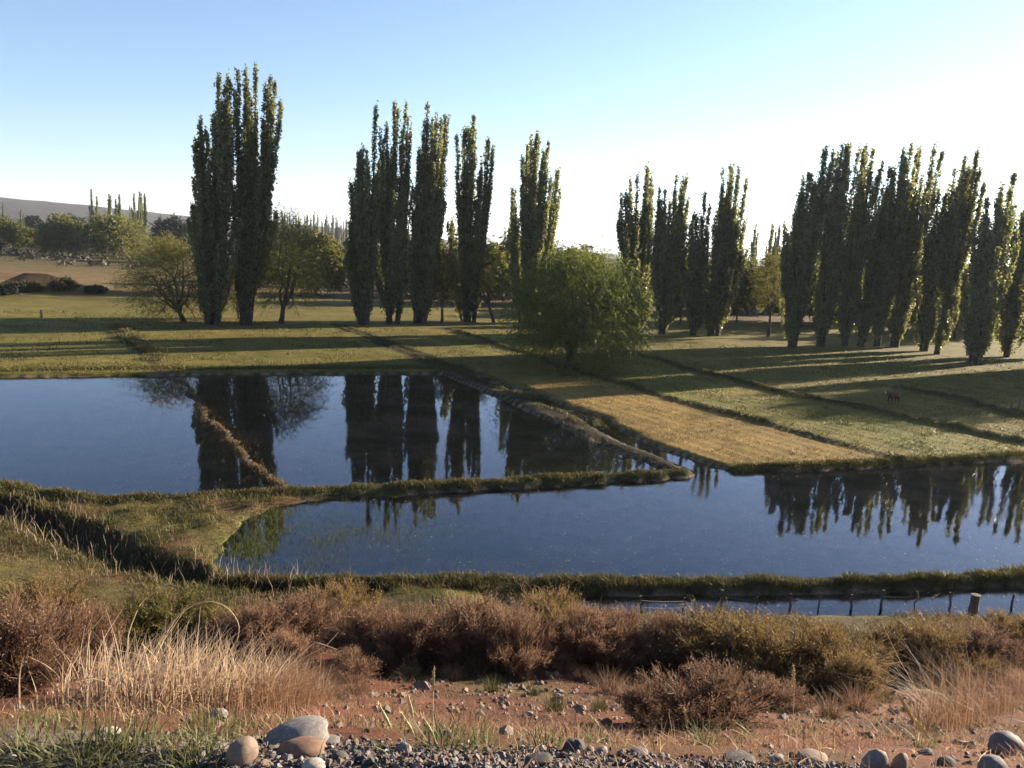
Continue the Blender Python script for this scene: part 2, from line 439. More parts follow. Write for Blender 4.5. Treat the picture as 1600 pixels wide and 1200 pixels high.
def leaf_quads(C, size, rng, axis=None, aspect=1.6, tri=False):
    """one quad per centre; long side along axis when given"""
    n = len(C)
    a = rng.normal(size=(n, 3)) if axis is None else axis + .35 * rng.normal(size=(n, 3))
    a /= np.linalg.norm(a, axis=1)[:, None] + 1e-9
    b = np.cross(a, rng.normal(size=(n, 3))); b /= np.linalg.norm(b, axis=1)[:, None] + 1e-9
    s = (np.broadcast_to(size, n) * .5)[:, None]
    a = a * s * aspect; b = b * s
    if tri:
        V = np.stack([C - a * .8 - b * .75, C + b * .95 - a * .3, C + a * 1.15], 1).reshape(-1, 3)
        return V, np.arange(3 * n).reshape(n, 3)
    V = np.stack([C - a, C + b * .9 - a * .1, C + a, C - b * .9 + a * .1], 1).reshape(-1, 3)
    F = np.arange(4 * n).reshape(n, 4)
    return V, F


def tube(pts, rad, sides=5):
    pts = np.asarray(pts, float); k = len(pts); rad = np.broadcast_to(rad, k)
    t = np.gradient(pts, axis=0); t /= np.linalg.norm(t, axis=1)[:, None] + 1e-9
    ref = np.where(np.abs(t[:, 2:3]) > .9, np.array([[1., 0, 0]]), np.array([[0, 0, 1.]]))
    a = np.cross(t, ref); a /= np.linalg.norm(a, axis=1)[:, None] + 1e-9
    b = np.cross(t, a)
    th = np.arange(sides) * 2 * math.pi / sides
    V = pts[:, None] + rad[:, None, None] * (np.cos(th)[None, :, None] * a[:, None] + np.sin(th)[None, :, None] * b[:, None])
    i = np.arange(k - 1)[:, None] * sides; j = np.arange(sides)[None]; j2 = (j + 1) % sides
    F = np.stack([i + j, i + j2, i + sides + j2, i + sides + j], -1).reshape(-1, 4)
    return V.reshape(-1, 3), F


def join(parts):
    V = []; F = []; o = 0
    for v, f in parts:
        V.append(v); F.append(f + o); o += len(v)
    return np.vstack(V), np.vstack(F)


def blades(B, h, az, lean, width, rng, segs=3, stiff=2.0, up=None):
    """curved grass blades rooted at B"""
    n = len(B); h = np.broadcast_to(h, n); lean = np.broadcast_to(lean, n); width = np.broadcast_to(width, n)
    d = np.stack([np.cos(az), np.sin(az), np.zeros(n)], 1)
    th = rng.uniform(0, 2 * math.pi, n); sd = np.stack([np.cos(th), np.sin(th), np.zeros(n)], 1)
    t = np.linspace(0, 1, segs + 1)
    Z = np.array([0, 0, 1.0])
    P = B[:, None] + (h[:, None] * (t - .35 * np.minimum(lean, 1.6)[:, None] * t ** 2 * .6))[..., None] * Z + (h * lean)[:, None, None] * (t ** stiff)[None, :, None] * d[:, None]
    w = width[:, None] * (1 - .82 * t ** 1.5)[None]
    V = np.stack([P - sd[:, None] * w[..., None] * .5, P + sd[:, None] * w[..., None] * .5], 2)   # n, segs+1, 2, 3
    tip = np.broadcast_to(t[None, :, None], V.shape[:3]).ravel()
    base = (np.arange(n) * (segs + 1) * 2)[:, None] + np.arange(segs)[None] * 2
    F = np.stack([base, base + 1, base + 3, base + 2], -1).reshape(-1, 4)
    return V.reshape(-1, 3), F, tip


# ------------------------------------------------------------------ ground sheet
def axis_vals(a, b, step, reach, ratio=1.085):
    mid = np.arange(a, b + 1e-6, step)
    out = []; s = step; x = b
    while x < reach:
        s *= ratio; x += s; out.append(x)
    lo = []; s = step; x = a
    while x > -reach:
        s *= ratio; x -= s; lo.append(x)
    return np.concatenate([lo[::-1], mid, out])


xs = axis_vals(-31, 38, .25, 12000, 1.10)
yn = np.concatenate([np.arange(1.4, 17, .13), np.arange(17, 31, .18), np.arange(31, 62, .27)])
yo = []; s = .24; y = 62
while y < 12000:
    s *= 1.075; y += s; yo.append(y)
yb = []; s = .2; y = 1.4
while y > -600:
    s *= 1.15; y -= s; yb.append(y)
ys = np.concatenate([yb[::-1], yn, yo])
X, Y = np.meshgrid(xs, ys)
Z = land(X, Y)


def lerp(a, b, k):
    return np.asarray(a) * (1 - k[..., None]) + np.asarray(b) * k[..., None]


def ground_colour(X, Y, Z):
    n1 = fbm(X * .12, Y * .12, 101); n2 = fbm(X * .6, Y * .6, 102); n3 = fbm(X * 2.5, Y * 2.5, 103, 3)
    c = np.zeros(X.shape + (3,)); c[:] = (.112, .098, .020)
    c = lerp(c, (.135, .105, .026), sstep(.35, .65, n2 * .6 + n1 * .4))
    # beyond the near tree row: paler grass, then bare reddish earth
    far = sstep(84, 96, Y + 6 * (n1 - .5))
    c = lerp(c, (.125, .108, .023), far * .8)
    bare = sstep(.50, .60, fbm(X * .018, Y * .018, 105) + .12 * sstep(-35, -5, X) * (1 - sstep(60, 120, X))) * sstep(92, 104, Y)
    c = lerp(c, lerp((.125, .088, .036), (.115, .064, .036), sstep(-42, -22, X)), bare * .85)
    c = lerp(c, (.050, .040, .022), sstep(125, 190, Y) * .9)
    b2 = sstep(-26, -38, X) * sstep(86, 92, Y + 4 * (n2 - .5)) * (1 - sstep(122, 132, Y))
    c = lerp(c, lerp((.165, .108, .044), (.125, .066, .040), sstep(.4, .6, fbm(X * .05, Y * .09, 107))), b2 * .9)
    # strips in front of the trees
    dg, sg = dline(X, Y, B_GOLD); dd, sd = dline(X, Y, B_DIAG); dr, sr = dline(X, Y, B_GREEN)
    nearf = (Y > 22) & (Y < 70)
    gold = nearf & (sd < 0) & (sg > 0) & (X > -12)
    line = .5 + .5 * np.sin(dg * 2 * math.pi / .85 + 3 * fbm(X * .3, Y * .3, 21))
    c = np.where(gold[..., None], lerp(lerp((.225, .145, .041), (.17, .108, .027), line * .5 + n2 * .5), c, sstep(42, 50, Y + 4 * (n1 - .5))), c)  # far end goes from gold to darker olive: tree shade put into the colour
    gr = nearf & (sg < 0) & (sr > 0)
    k = np.clip(line * .5 + 1.1 * (n2 - .3), 0, 1)
    c = np.where(gr[..., None], lerp((.172, .124, .030), (.084, .102, .013), k), c)
    tr = nearf & (sr < 0) & (X > 0)
    c = np.where(tr[..., None], lerp((.155, .116, .029), (.096, .086, .017), k), c)
    dab, sab = dline(X, Y, B_AB)
    lf = (Y > 38) & (Y < 75) & (sab > 0) & (X < -14)
    c = np.where(lf[..., None], lerp((.116, .104, .022), (.150, .118, .028), n2), c)
    # banks, wet margins, pond beds
    wnd = wander(X, Y)
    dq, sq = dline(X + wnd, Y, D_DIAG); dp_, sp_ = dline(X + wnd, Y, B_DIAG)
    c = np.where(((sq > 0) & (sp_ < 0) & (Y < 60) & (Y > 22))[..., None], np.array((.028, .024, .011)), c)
    for B, w in ((B_GOLD, .42), (B_GREEN, .5), (B_MID, .6), (B_LEVEE, .6), (B_FAR, .7), (L_FIELD, .9)):
        d, _ = dline(X + wnd, Y, B); c = lerp(c, (.045, .038, .015), sstep(w, w * .5, d) * .9)
    d, _ = dline(X + wnd, Y, B_AB); c = lerp(c, (.12, .078, .04), sstep(.5, .25, d)); c = lerp(c, (.05, .045, .02), sstep(.6, .3, d) * sstep(43, 46, Y))
    d, _ = dline(X + wnd, Y, B_DIAG); c = lerp(c, (.034, .027, .014), sstep(.6, .42, d) * sstep(52, 46, Y)); c = lerp(c, (.15, .092, .058), sstep(.13, .05, d + .08 * (n3 - .5)) * sstep(50, 42, Y))
    d, _ = dline(X + wnd, Y, D_DIAG); c = lerp(c, (.024, .020, .011), sstep(.55, .3, d))
    # near ground
    soil = lerp((.128, .047, .027), (.085, .038, .025), n2) * (.8 + .4 * n3)[..., None]
    soil = lerp(soil, (.095, .072, .030), sstep(.52, .66, fbm(X * .7, Y * .7, 110)) * .7)
    road = lerp((.085, .066, .058), (.135, .105, .092), n3)
    soil = lerp(soil, road, 1 - sstep(2.25, 2.65, Y + .4 * (n2 - .5)))
    soil = lerp(soil, (.070, .052, .028), sstep(13.0, 15.0, Y))
    leftg = sstep(-5.5, -8.5, X) * sstep(11, 13.5, Y)
    soil = lerp(soil, lerp((.095, .080, .024), (.062, .044, .022), n2), leftg)
    c = lerp(c, soil, 1 - sstep(15.4, 16.6, Y + np.where(X < -7, -3.0, 0)))
    isl = (X < -4.3) & (Y > 15.5) & (Y < 24.0)
    c = np.where(isl[..., None], lerp(c, lerp((.115, .066, .034), (.082, .068, .022), sstep(.35, .6, n2)), np.full(X.shape, .85)), c)
    d, _ = dline(X, Y, D_LEFT); c = lerp(c, (.026, .018, .012), sstep(.95, .5, d))
    d, _ = dline(X + wnd, Y, B_MID); c = lerp(c, (.050, .050, .016), sstep(.7, .3, d))
    wet = (Y > 14.5) & (Y < 70)
    c = lerp(c, (.034, .026, .015), np.where(wet, sstep(.12, .03, Z) * .9, 0))
    dl_, _ = dline(X, Y, D_LEFT); k = np.where(wet & (dl_ > 1.1), sstep(-.015, -.06, Z), 0)
    bed = lerp((.33, .225, .185), (.19, .14, .12), sstep(.3, .65, n2))
    alg = sstep(.45, .62, n2 * .5 + n3 * .2 + .3 * fbm(X * .25, Y * .25, 120)) * .55
    left = np.maximum(np.exp(-(((X - WEED[0]) / 2.8) ** 2 + ((Y - WEED[1]) / 1.7) ** 2)), np.exp(-(((X - WEED2[0]) / 1.8) ** 2 + ((Y - WEED2[1]) / 1.8) ** 2)))
    alg = np.clip(alg * .6 + 1.0 * left * sstep(.3, .55, n2), 0, 1)
    bed = lerp(bed, (.12, .15, .018), alg)
    c = lerp(c, bed, k)
    # earth heap
    c = lerp(c, (.045, .028, .023), sstep(.45, .8, Z) * (X < -40) * (Y > 80) * (Y < 105))
    return c


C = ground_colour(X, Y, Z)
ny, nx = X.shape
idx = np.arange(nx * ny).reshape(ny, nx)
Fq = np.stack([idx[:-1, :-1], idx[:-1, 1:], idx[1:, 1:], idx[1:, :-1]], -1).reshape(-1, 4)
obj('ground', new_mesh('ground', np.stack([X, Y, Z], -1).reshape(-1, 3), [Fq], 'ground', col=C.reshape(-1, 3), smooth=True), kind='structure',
    label='dry pasture strips, muddy pond beds and reddish embankment soil')


def water_sheet(name, pts, label, z=0.0):
    c = pts.mean(0)
    p = pts
    bm = bmesh.new(); vs = [bm.verts.new((x, y, z)) for x, y in p]
    f = bm.faces.new(vs)
    if f.normal.z < 0: f.normal_flip()
    bmesh.ops.triangulate(bm, faces=bm.faces[:])
    bmesh.ops.recalc_face_normals(bm, faces=bm.faces[:])
    for f in bm.faces:
        if f.normal.z < 0: f.normal_flip()
    me = bpy.data.meshes.new(name); bm.to_mesh(me); bm.free(); me.materials.append(MAT['water'])
    return obj(name, me, kind='structure', label=label)


def strip_pts(line, w):
    t = np.gradient(line, axis=0); t /= np.linalg.norm(t, axis=1)[:, None]
    nrm = np.stack([-t[:, 1], t[:, 0]], 1)
    return np.vstack([line + nrm * w, (line - nrm * w)[::-1]])


# the sheets run a little into the banks, so that the banks cut the shoreline
water_sheet('pond_water', np.array([[-60, 14 + 33], [-30, 47.5], [-4, 49.2], B_DIAG[4], B_DIAG[5], B_DIAG[6], B_DIAG[7], *B_MID[::-1][1:]]) if False else
            np.vstack([poly([(-700, 574), (0, 574), (690, 572)]), B_DIAG[4:8], B_MID[::-1][1:], poly([(-700, 705)])]),
            'still blue flooded field reflecting the tall poplars')
water_sheet('pond_water', np.vstack([poly([(1110, 734), (1410, 715), (1600, 707), (2400, 680)]), poly([(2400, 845)]), B_LEVEE[::-1][1:-1],
                                     poly([(330, 905), (318, 850), (355, 805)]), B_MID[6:]]),
            'wide lower flooded field behind the grassy levee')
water_sheet('channel_water', strip_pts(C_CHAN[1:], 1.25), 'narrow glinting water channel between levee and fence', -.004)
water_sheet('ditch_water', strip_pts(D_DIAG[3:7], .62), 'thin strip of water in the ditch beside the golden field', -.008)


# hills and far mountains
def range_mesh(name, az0, az1, prof, r0, r1, naz, nr, mat, label, seed):
    az = np.radians(np.linspace(az0, az1, naz)); rr = np.linspace(r0, r1, nr)
    A, Rr = np.meshgrid(az, rr)
    h = prof(np.degrees(A)) * sstep(r0, r0 + (r1 - r0) * .55, Rr) * (1 - .15 * sstep(r0 + (r1 - r0) * .7, r1, Rr))
    x = np.sin(A) * Rr; y = np.cos(A) * Rr
    h = h * (1 + .16 * (fbm(x * 8 / r0, y * 8 / r0, seed) - .5)) + .02 * r0 * .12 * (fbm(x * 30 / r0, y * 30 / r0, seed + 3) - .5) - 2
    i = np.arange(naz * nr).reshape(nr, naz)
    F = np.stack([i[:-1, :-1], i[:-1, 1:], i[1:, 1:], i[1:, :-1]], -1).reshape(-1, 4)
    return obj(name, new_mesh(name, np.stack([x, y, h], -1).reshape(-1, 3), [F], mat, smooth=True), kind='structure', label=label)


range_mesh('hills', -80, 4, lambda a: np.interp(a, [-80, -50, -34, -29, -22, -14, -8, -2, 4], [75, 66, 52, 47, 37, 31, 24, 12, 0]), 900, 2300, 170, 24, 'hill',
           'low brown scrub plateau behind the left trees', 200)
range_mesh('mountains', -60, 60, lambda a: np.clip(75 * np.exp(-((a + 29) / 2.0) ** 2) + 110 * np.exp(-((a + 1.5) / 2.0) ** 2) + 70 * np.exp(-((a - 3.5) / 3.5) ** 2)
           + 90 * np.exp(-((a + 22) / 5) ** 2) + 45 * np.exp(-((a - 14) / 8) ** 2) + 40 * np.exp(-((a + 30) / 9) ** 2), 0, None) + 8, 6500, 8500, 260, 14, 'mountain',
           'pale blue mountains on the far horizon', 230)


# ------------------------------------------------------------------ poplars
def poplar_meshes(leaders, rng, lsize=.19, per_m=108, nlimb=13, wide=1.0):
    """leaders: (base xyz, top xyz, radius). Each stem carries steep limbs, and every limb its own narrow plume of leaves."""
    LC = []; TB = []
    for (b, t, rad) in leaders:
        b = np.array(b, float); t = np.array(t, float); Hh = t[2] - b[2]; rad = rad * wide
        bow = np.array([t[0] - b[0], t[1] - b[1], 0]) * .15

        def stem(u):
            return b + (t - b) * u[:, None] + bow * (np.sin(u * math.pi))[:, None]
        u = np.linspace(0, 1, 9)
        TB.append(tube(stem(u), np.interp(u, [0, .04, .15, 1], [.32, .22, .17, .02]) * (Hh / 20) ** .7, 6))
        limbs = [(stem(np.linspace(.04, 1, 9)), .30 * rad)]
        for k in range(nlimb):
            az = 2 * math.pi * (k + rng.uniform(-.35, .35)) / nlimb * 1.618
            u0 = rng.uniform(.02, .46)
            ut = min(.985, u0 + rng.uniform(.34, .66))
            out = rad * rng.uniform(.35, 1.15) * (1.20 - .74 * ut)
            s_ = np.linspace(0, 1, 8)
            path = stem(u0 + (ut - u0) * s_) + np.stack([np.cos(az) * out * s_ ** .55, np.sin(az) * out * s_ ** .55, 0 * s_], 1)
            path[1:-1, :2] += rng.normal(size=(6, 2)) * .05
            limbs.append((path, rad * rng.uniform(.16, .28)))
            TB.append(tube(path, np.linspace(.075, .012, 8) * (Hh / 20) ** .5, 4))
        for k in range(4):                      # short low limbs: leaves down to the ground
            az = rng.uniform(0, 2 * math.pi); u0 = rng.uniform(.01, .05); ut = rng.uniform(.12, .32); out = rad * rng.uniform(.2, .6)
            s_ = np.linspace(0, 1, 8)
            path = stem(u0 + (ut - u0) * s_) + np.stack([np.cos(az) * out * s_ ** .6, np.sin(az) * out * s_ ** .6, 0 * s_], 1)
            limbs.append((path, rad * rng.uniform(.22, .36)))
        for path, pr in limbs:
            L = np.linalg.norm(path[-1] - path[0]); n = int(L * per_m * (.35 + pr * 1.1))
            q = rng.uniform(.06, 1.0, n); x = q * (len(path) - 1)
            c = np.stack([np.interp(x, np.arange(len(path)), path[:, i]) for i in range(3)], 1)
            # leaves sit on short upright sprigs around the limb
            ns = max(8, int(L * 8)); sid = rng.integers(0, ns, n)
            sq = np.sort(rng.uniform(.05, 1.0, ns)); saz = rng.uniform(0, 2 * math.pi, ns)
            x = np.clip(sq[sid], 0, 1) * (len(path) - 1)
            c = np.stack([np.interp(x, np.arange(len(path)), path[:, i]) for i in range(3)], 1)
            w = pr * (np.clip(sq, .0, 1) * 4).clip(.35, 1) * (1 - sq ** 1.6 * .88) * rng.uniform(.65, 1.2, ns)
            v = rng.uniform(0, 1, n)
            c[:, 0] += np.cos(saz[sid]) * w[sid] * v ** .7; c[:, 1] += np.sin(saz[sid]) * w[sid] * v ** .7
            c[:, 2] += v * (.55 + .9 * w[sid])
            c += rng.normal(size=c.shape) * np.array([.085, .085, .15])
            LC.append(c)
    Cc = np.vstack(LC)
    V, F = leaf_quads(Cc, rng.uniform(.7, 1.35, len(Cc)) * lsize, rng, aspect=1.3, tri=True)
    return (V, F), join(TB)


def poplar_at(label, basepx, tops, widths, group, dy=0.0, seed=0, extra_h=0.0, name='poplar_tree'):
    """a tree or clump with one stem per top; sizes read as real metres at the tree's own distance"""
    rng = np.random.default_rng(500 + seed)
    p = hit(*basepx)
    if dy: p = on(p[0] + dy * p[0] / p[1], p[1] + dy)
    L = []
    for k, ((tx, ty), w) in enumerate(zip(tops, widths)):
        off_y = rng.uniform(-1.1, 1.1)
        d = ray(tx, ty); tt = (p[1] + off_y) / d[1]
        top = np.array([d[0] * tt, p[1] + off_y, CAMH + d[2] * tt]) - p
        bx = top[0] * .30 + rng.uniform(-.25, .25)
        L.append(((bx, off_y * .35, -.15), (top[0], top[1], top[2] + .25), w * depth(p) / FPX * (.72 if group == LG else 1.0)))
    (V, F), (TV, TF) = poplar_meshes(L, rng)
    e = thing(name, label, 'tree', p, 0, group)
    obj('trunk', new_mesh('poplar_trunk', TV, [TF], 'bark', smooth=True), e)
    obj('crown', new_mesh('poplar_crown', V, [F], 'poplar'), e)
    return e


LG = 'tall poplars in the row behind the ponds'
RG = 'poplars in the sunlit cluster at the field edge'
poplar_at('tallest poplar clump with its broad left shoulder, leftmost of the tall row', (328, 507), [(342, 135), (356, 125), (314, 198), (303, 292)], [40, 42, 36, 30], LG, 0, 1)
poplar_at('tall poplar with three spires close beside the leftmost clump', (378, 506), [(384, 122), (400, 116), (423, 133), (372, 235)], [36, 42, 40, 30], LG, 0, 2)
poplar_at('stepped poplar clump with falling left shoulder, third in the tall row', (572, 507), [(587, 174), (566, 241), (555, 290), (546, 355)], [40, 34, 28, 24], LG, 0, 3)
poplar_at('poplar with sunlit right half, close beside the stepped clump', (612, 506), [(617, 166), (604, 205), (637, 194)], [46, 30, 22], LG, 0, 4)
poplar_at('poplar with one leading spire and two lower ones on its sunny side', (652, 505), [(668, 171), (682, 192), (696, 190), (654, 246)], [32, 30, 28, 26], LG, 0, 5)
poplar_at('poplar with a detached right spire, behind the leaning bare willow', (735, 503), [(740, 193), (726, 212), (764, 226), (706, 353)], [36, 34, 26, 24], LG, 0, 6)
poplar_at('poplar rising straight behind the round willow', (826, 505), [(839, 217), (824, 230), (856, 234), (873, 272), (800, 305)], [34, 32, 32, 24, 28], LG, 0, 7)
poplar_at('poplar with stepped left side, just right of the round willow', (1010, 521), [(1011, 271), (995, 286), (976, 312)], [30, 28, 28], RG, 0, 8)
poplar_at('open crowned poplar with a clear dark trunk beside the round willow', (1036, 523), [(1030, 305), (1056, 288), (1072, 284)], [26, 28, 28], RG, 0, 9)
poplar_at('shorter slim poplar between two taller ones, near the round willow', (1086, 524), [(1101, 307), (1088, 345)], [28, 26], RG, 0, 10)
poplar_at('poplar with two thin leaning spires left of the gap in the row', (1112, 524), [(1141, 268), (1154, 272), (1166, 290), (1128, 330)], [28, 28, 24, 26], RG, 0, 11)
poplar_at('dense poplar stepping up to the right, first after the gap', (1237, 541), [(1247, 312), (1265, 282), (1290, 242)], [30, 32, 34], RG, 0, 12)
poplar_at('slim twin spired poplar, second after the gap', (1283, 541), [(1316, 230), (1327, 238)], [28, 30], RG, 0, 13)
poplar_at('full poplar with blunt twin top, third after the gap', (1318, 540), [(1352, 238), (1363, 243), (1344, 320)], [30, 34, 26], RG, 0, 14)
poplar_at('low poplar filling the space under the blunt topped one', (1342, 541), [(1389, 275), (1372, 345)], [28, 26], RG, 0, 15)
poplar_at('poplar with a broad high top in the middle of the cluster', (1366, 540), [(1411, 241), (1423, 235)], [32, 34], RG, 0, 16)
poplar_at('poplar with two separate slanting spires in the cluster', (1396, 542), [(1437, 240), (1460, 235)], [28, 32], RG, 0, 17)
poplar_at('dark poplar with a low shoulder in the shaded heart of the cluster', (1440, 548), [(1466, 305), (1491, 275), (1507, 256)], [28, 32, 32], RG, 0, 18)
poplar_at('broad domed poplar just left of the nearest one', (1462, 553), [(1526, 250), (1516, 272)], [34, 30], RG, 0, 19)
poplar_at('nearest poplar of the cluster, standing forward on the grass', (1526, 569), [(1540, 325), (1566, 300), (1583, 283)], [26, 34, 36], RG, 0, 20)
poplar_at('poplar cut by the right edge of the picture', (1578, 558), [(1598, 350), (1618, 292)], [28, 36], RG, 0, 21)
poplar_at('first poplar past the right edge, known by its long shadow', (1745, 567), [(1762, 370), (1785, 362)], [36, 36], RG, 0, 23)
poplar_at('second poplar past the right edge, known by its long shadow', (1795, 575), [(1815, 365), (1835, 355)], [36, 36], RG, 0, 24)
poplar_at('third poplar past the right edge, known by its long shadow', (1850, 580), [(1870, 362), (1890, 352)], [36, 36], RG, 0, 25)
poplar_at('poplar seen only by its reflection and shadow at the right edge', (1640, 560), [(1668, 270), (1690, 262)], [34, 34], RG, 0, 22)


# ------------------------------------------------------------------ willows and other round trees
def crown_tree(rng, rx, ry, rz, zc, nclump, per, strand, droop, lsize, fork_z, nlimb, trunk_r, lump=.25, hollow=.45, aspect=3.2, zmin=.15, lean=(0, 0), low=-.45):
    """forked trunk, limbs, twigs, and a crown of hanging leafy strands"""
    TB = []
    base = np.array([0, 0, -.2]); fork = np.array([lean[0] * .3, lean[1] * .3, fork_z])
    TB.append(tube([base, base * .5 + fork * .5 + np.array([.05, 0, 0]), fork], [trunk_r * 1.35, trunk_r, trunk_r * .9], 8))
    ends = []
    cen = np.array([lean[0], lean[1], zc])
    for k in range(nlimb):
        a = 2 * math.pi * (k + rng.uniform(-.3, .3)) / nlimb
        el = rng.uniform(.25, 1.25)
        tgt = cen + np.array([math.cos(a) * math.cos(el) * rx, math.sin(a) * math.cos(el) * ry, math.sin(el) * rz]) * rng.uniform(.6, .85)
        mid = fork + (tgt - fork) * .45 + rng.normal(size=3) * .10 * rx + np.array([0, 0, -.08 * rz])
        u = np.linspace(0, 1, 7)[:, None]
        path = (1 - u) ** 2 * fork + 2 * u * (1 - u) * mid + u ** 2 * tgt
        path[1:-1] += rng.normal(size=(5, 3)) * .03 * rx
        TB.append(tube(path, np.linspace(trunk_r * .62, trunk_r * .10, 7), 6))
        for q in range(5):
            i = rng.integers(2, 6)
            e = path[i] + (path[i] - cen) * rng.uniform(.2, .5) + rng.normal(size=3) * .28 * rx * np.array([1, ry / rx, .7])
            e[2] = max(e[2], .5)
            m = (path[i] + e) / 2 + rng.normal(size=3) * .06 * rx
            TB.append(tube([path[i], m, e], [trunk_r * .26, trunk_r * .16, trunk_r * .05], 4))
            ends.append(e)
            for w in range(3):
                e2 = e + rng.normal(size=3) * .16 * rx
                TB.append(tube([m, (m + e2) / 2 + rng.normal(size=3) * .03 * rx, e2], [trunk_r * .10, trunk_r * .06, trunk_r * .02], 3))
                ends.append(e2)
    # clumps fill a lumpy shell
    d = rng.normal(size=(nclump, 3)); d /= np.linalg.norm(d, axis=1)[:, None]
    d[:, 2] = np.where(d[:, 2] < low, -d[:, 2], d[:, 2])
    lum = 1 - lump + 2 * lump * fbm(d[:, 0] * 2.3 + 5 + rng.uniform(0, 9), d[:, 1] * 2.3 + d[:, 2] * 1.7 + 5, 300, 3)
    rr = (hollow + (1 - hollow) * rng.uniform(0, 1, nclump) ** .55) * lum
    c = cen + d * rr[:, None] * np.array([rx, ry, rz])
    c[:, 2] = np.maximum(c[:, 2], zmin)
    n = nclump * per
    ci = np.repeat(np.arange(nclump), per)
    nst = 7
    si = rng.integers(0, nst, n) + ci * nst
    sd = rng.normal(size=(nclump * nst, 3)); sd[:, 2] = np.abs(sd[:, 2]) * .5
    sd += np.repeat(d, nst, 0) * .9
    sd /= np.linalg.norm(sd, axis=1)[:, None]
    sj = rng.normal(size=(nclump * nst, 3)) * .35 * strand
    s = rng.uniform(0, 1, n)
    L = strand * rng.uniform(.6, 1.3, nclump * nst)
    pos = c[ci] + sj[si] + sd[si] * (L[si] * s)[:, None] - np.array([0, 0, 1.0]) * (droop * L[si] * s ** 2)[:, None] + rng.normal(size=(n, 3)) * .04 * strand
    tang = sd[si] - np.array([0, 0, 2.0]) * (droop * s)[:, None]
    pos[:, 2] = np.maximum(pos[:, 2], .05)
    tang /= np.linalg.norm(tang, axis=1)[:, None] + 1e-9
    V, F = leaf_quads(pos, rng.uniform(.7, 1.35, n) * lsize, rng, axis=tang, aspect=aspect, tri=True)
    return (V, F), join(TB)


def crown_at(name, label, basepx, wpx, hpx, mat='willow', dens=1.0, seed=0, group=None, lump=.22, hollow=.4, nlimb=6, fork=.12, droop=.7, zc=.48, leaf=1.0, trunk=.045,
             lean=(0, 0), p=None, cat='tree', deep=.85, strand=.26, per=75):
    if basepx is not None and basepx[1] < 430: per = 42; leaf *= 1.25
    rng = np.random.default_rng(900 + seed)
    p = hit(*basepx) if p is None else p
    m = depth(p) / FPX
    rx = wpx * m / 2; Hh = hpx * m
    rz = Hh * (1 - zc) ; zcc = Hh * zc
    nclump = int(420 * dens * 1.35 * (1.2 if mat == 'thin_willow' else 1))
    pix = m * 1600 / 1024
    size = max(.055, pix * (.72 if mat == 'thin_willow' else 1.0)) * leaf
    (V, F), (TV, TF) = crown_tree(rng, rx * .9, rx * deep, rz * .95, zcc, nclump, per, rx * strand, droop, size, Hh * fork, nlimb, max(.05, rx * trunk), lump, hollow * (.6 if mat == 'thin_willow' else 1), aspect=2.6, lean=lean, low=-.85 if 'willow' in name else -.45)
    e = thing(name, label, cat, p, 0, group)
    obj('trunk', new_mesh(name + '_trunk', TV, [TF], 'bark', smooth=True), e)
    obj('crown', new_mesh(name + '_crown', V, [F], mat), e)
    return e


WG = 'thin leaved willows under the poplars'
crown_at('willow_tree', 'big round bushy willow standing forward of the tree rows', (888, 572), 236, 186, 'light_willow', 2.3, 1, None, .07, .30, 8, .10, 1.0, .46, .85, .06, lean=(.35, 0), strand=.19)
crown_at('thin_willow_tree', 'spreading half bare willow at the left foot of the tallest poplar', (288, 503), 150, 128, 'thin_willow', .85, 2, WG, .3, .5, 8, .10, .5, .5, .8, .05, (-1.2, 0))
crown_at('thin_willow_tree', 'forked willow with V shaped trunk between first and third poplars', (438, 505), 140, 165, 'thin_willow', 1.0, 3, WG, .3, .5, 6, .14, .5, .58, .8, .055, (.8, 0))
crown_at('thin_willow_tree', 'small dusky willow under the poplar with three sunny spires', (690, 506), 62, 118, 'thin_willow', .38, 4, WG, .3, .35, 5, .2, .5, .6, .9, .07)
crown_at('thin_willow_tree', 'leaning willow with two slanting trunks before the round willow', (772, 505), 92, 130, 'thin_willow', .42, 5, WG, .3, .45, 5, .2, .5, .62, .8, .05, (-1.9, 0))
crown_at('thin_willow_tree', 'low willow bush at the trunk of the second poplar', (372, 498), 70, 92, 'thin_willow', .3, 6, WG, .3, .35, 5, .1, .5, .5, .9)
crown_at('thin_willow_tree', 'bare branched willow in the gap of the poplar row', (1200, 527), 74, 138, 'thin_willow', .34, 7, WG, .3, .5, 6, .22, .5, .62, .8, .06)
crown_at('thin_willow_tree', 'green willow bush behind the leaning twin spired poplars', (1150, 505), 60, 110, 'willow', .36, 8, WG, .3, .35, 5, .15, .5, .5, .9)
crown_at('thin_willow_tree', 'green willow bush behind the open crowned poplar', (1062, 507), 60, 110, 'willow', .36, 9, WG, .3, .35, 5, .15, .5, .5, .9)
crown_at('thin_willow_tree', 'yellowish willow bush behind the dense stepping poplar', (1296, 515), 70, 95, 'willow', .34, 10, WG, .3, .35, 5, .15, .5, .5, .9)
crown_at('thin_willow_tree', 'willow bush behind the dark heart of the poplar cluster', (1408, 522), 80, 90, 'willow', .34, 11, WG, .3, .35, 5, .15, .5, .5, .9)
crown_at('thin_willow_tree', 'willow bush behind the nearest poplar of the cluster', (1490, 530), 80, 95, 'willow', .34, 12, WG, .3, .35, 5, .15, .5, .5, .9)
crown_at('bush', 'dark green bush in front of the earth heap', (40, 456), 46, 11, 'scrub', .25, 61, 'low bushes around the earth heap', .3, .2, 5, .1, .2, .5, 1.0, cat='bush')
crown_at('bush', 'low dark bush at the left edge before the earth heap', (6, 460), 40, 12, 'evergreen', .22, 62, 'low bushes around the earth heap', .3, .2, 5, .1, .2, .5, 1.0, cat='bush')
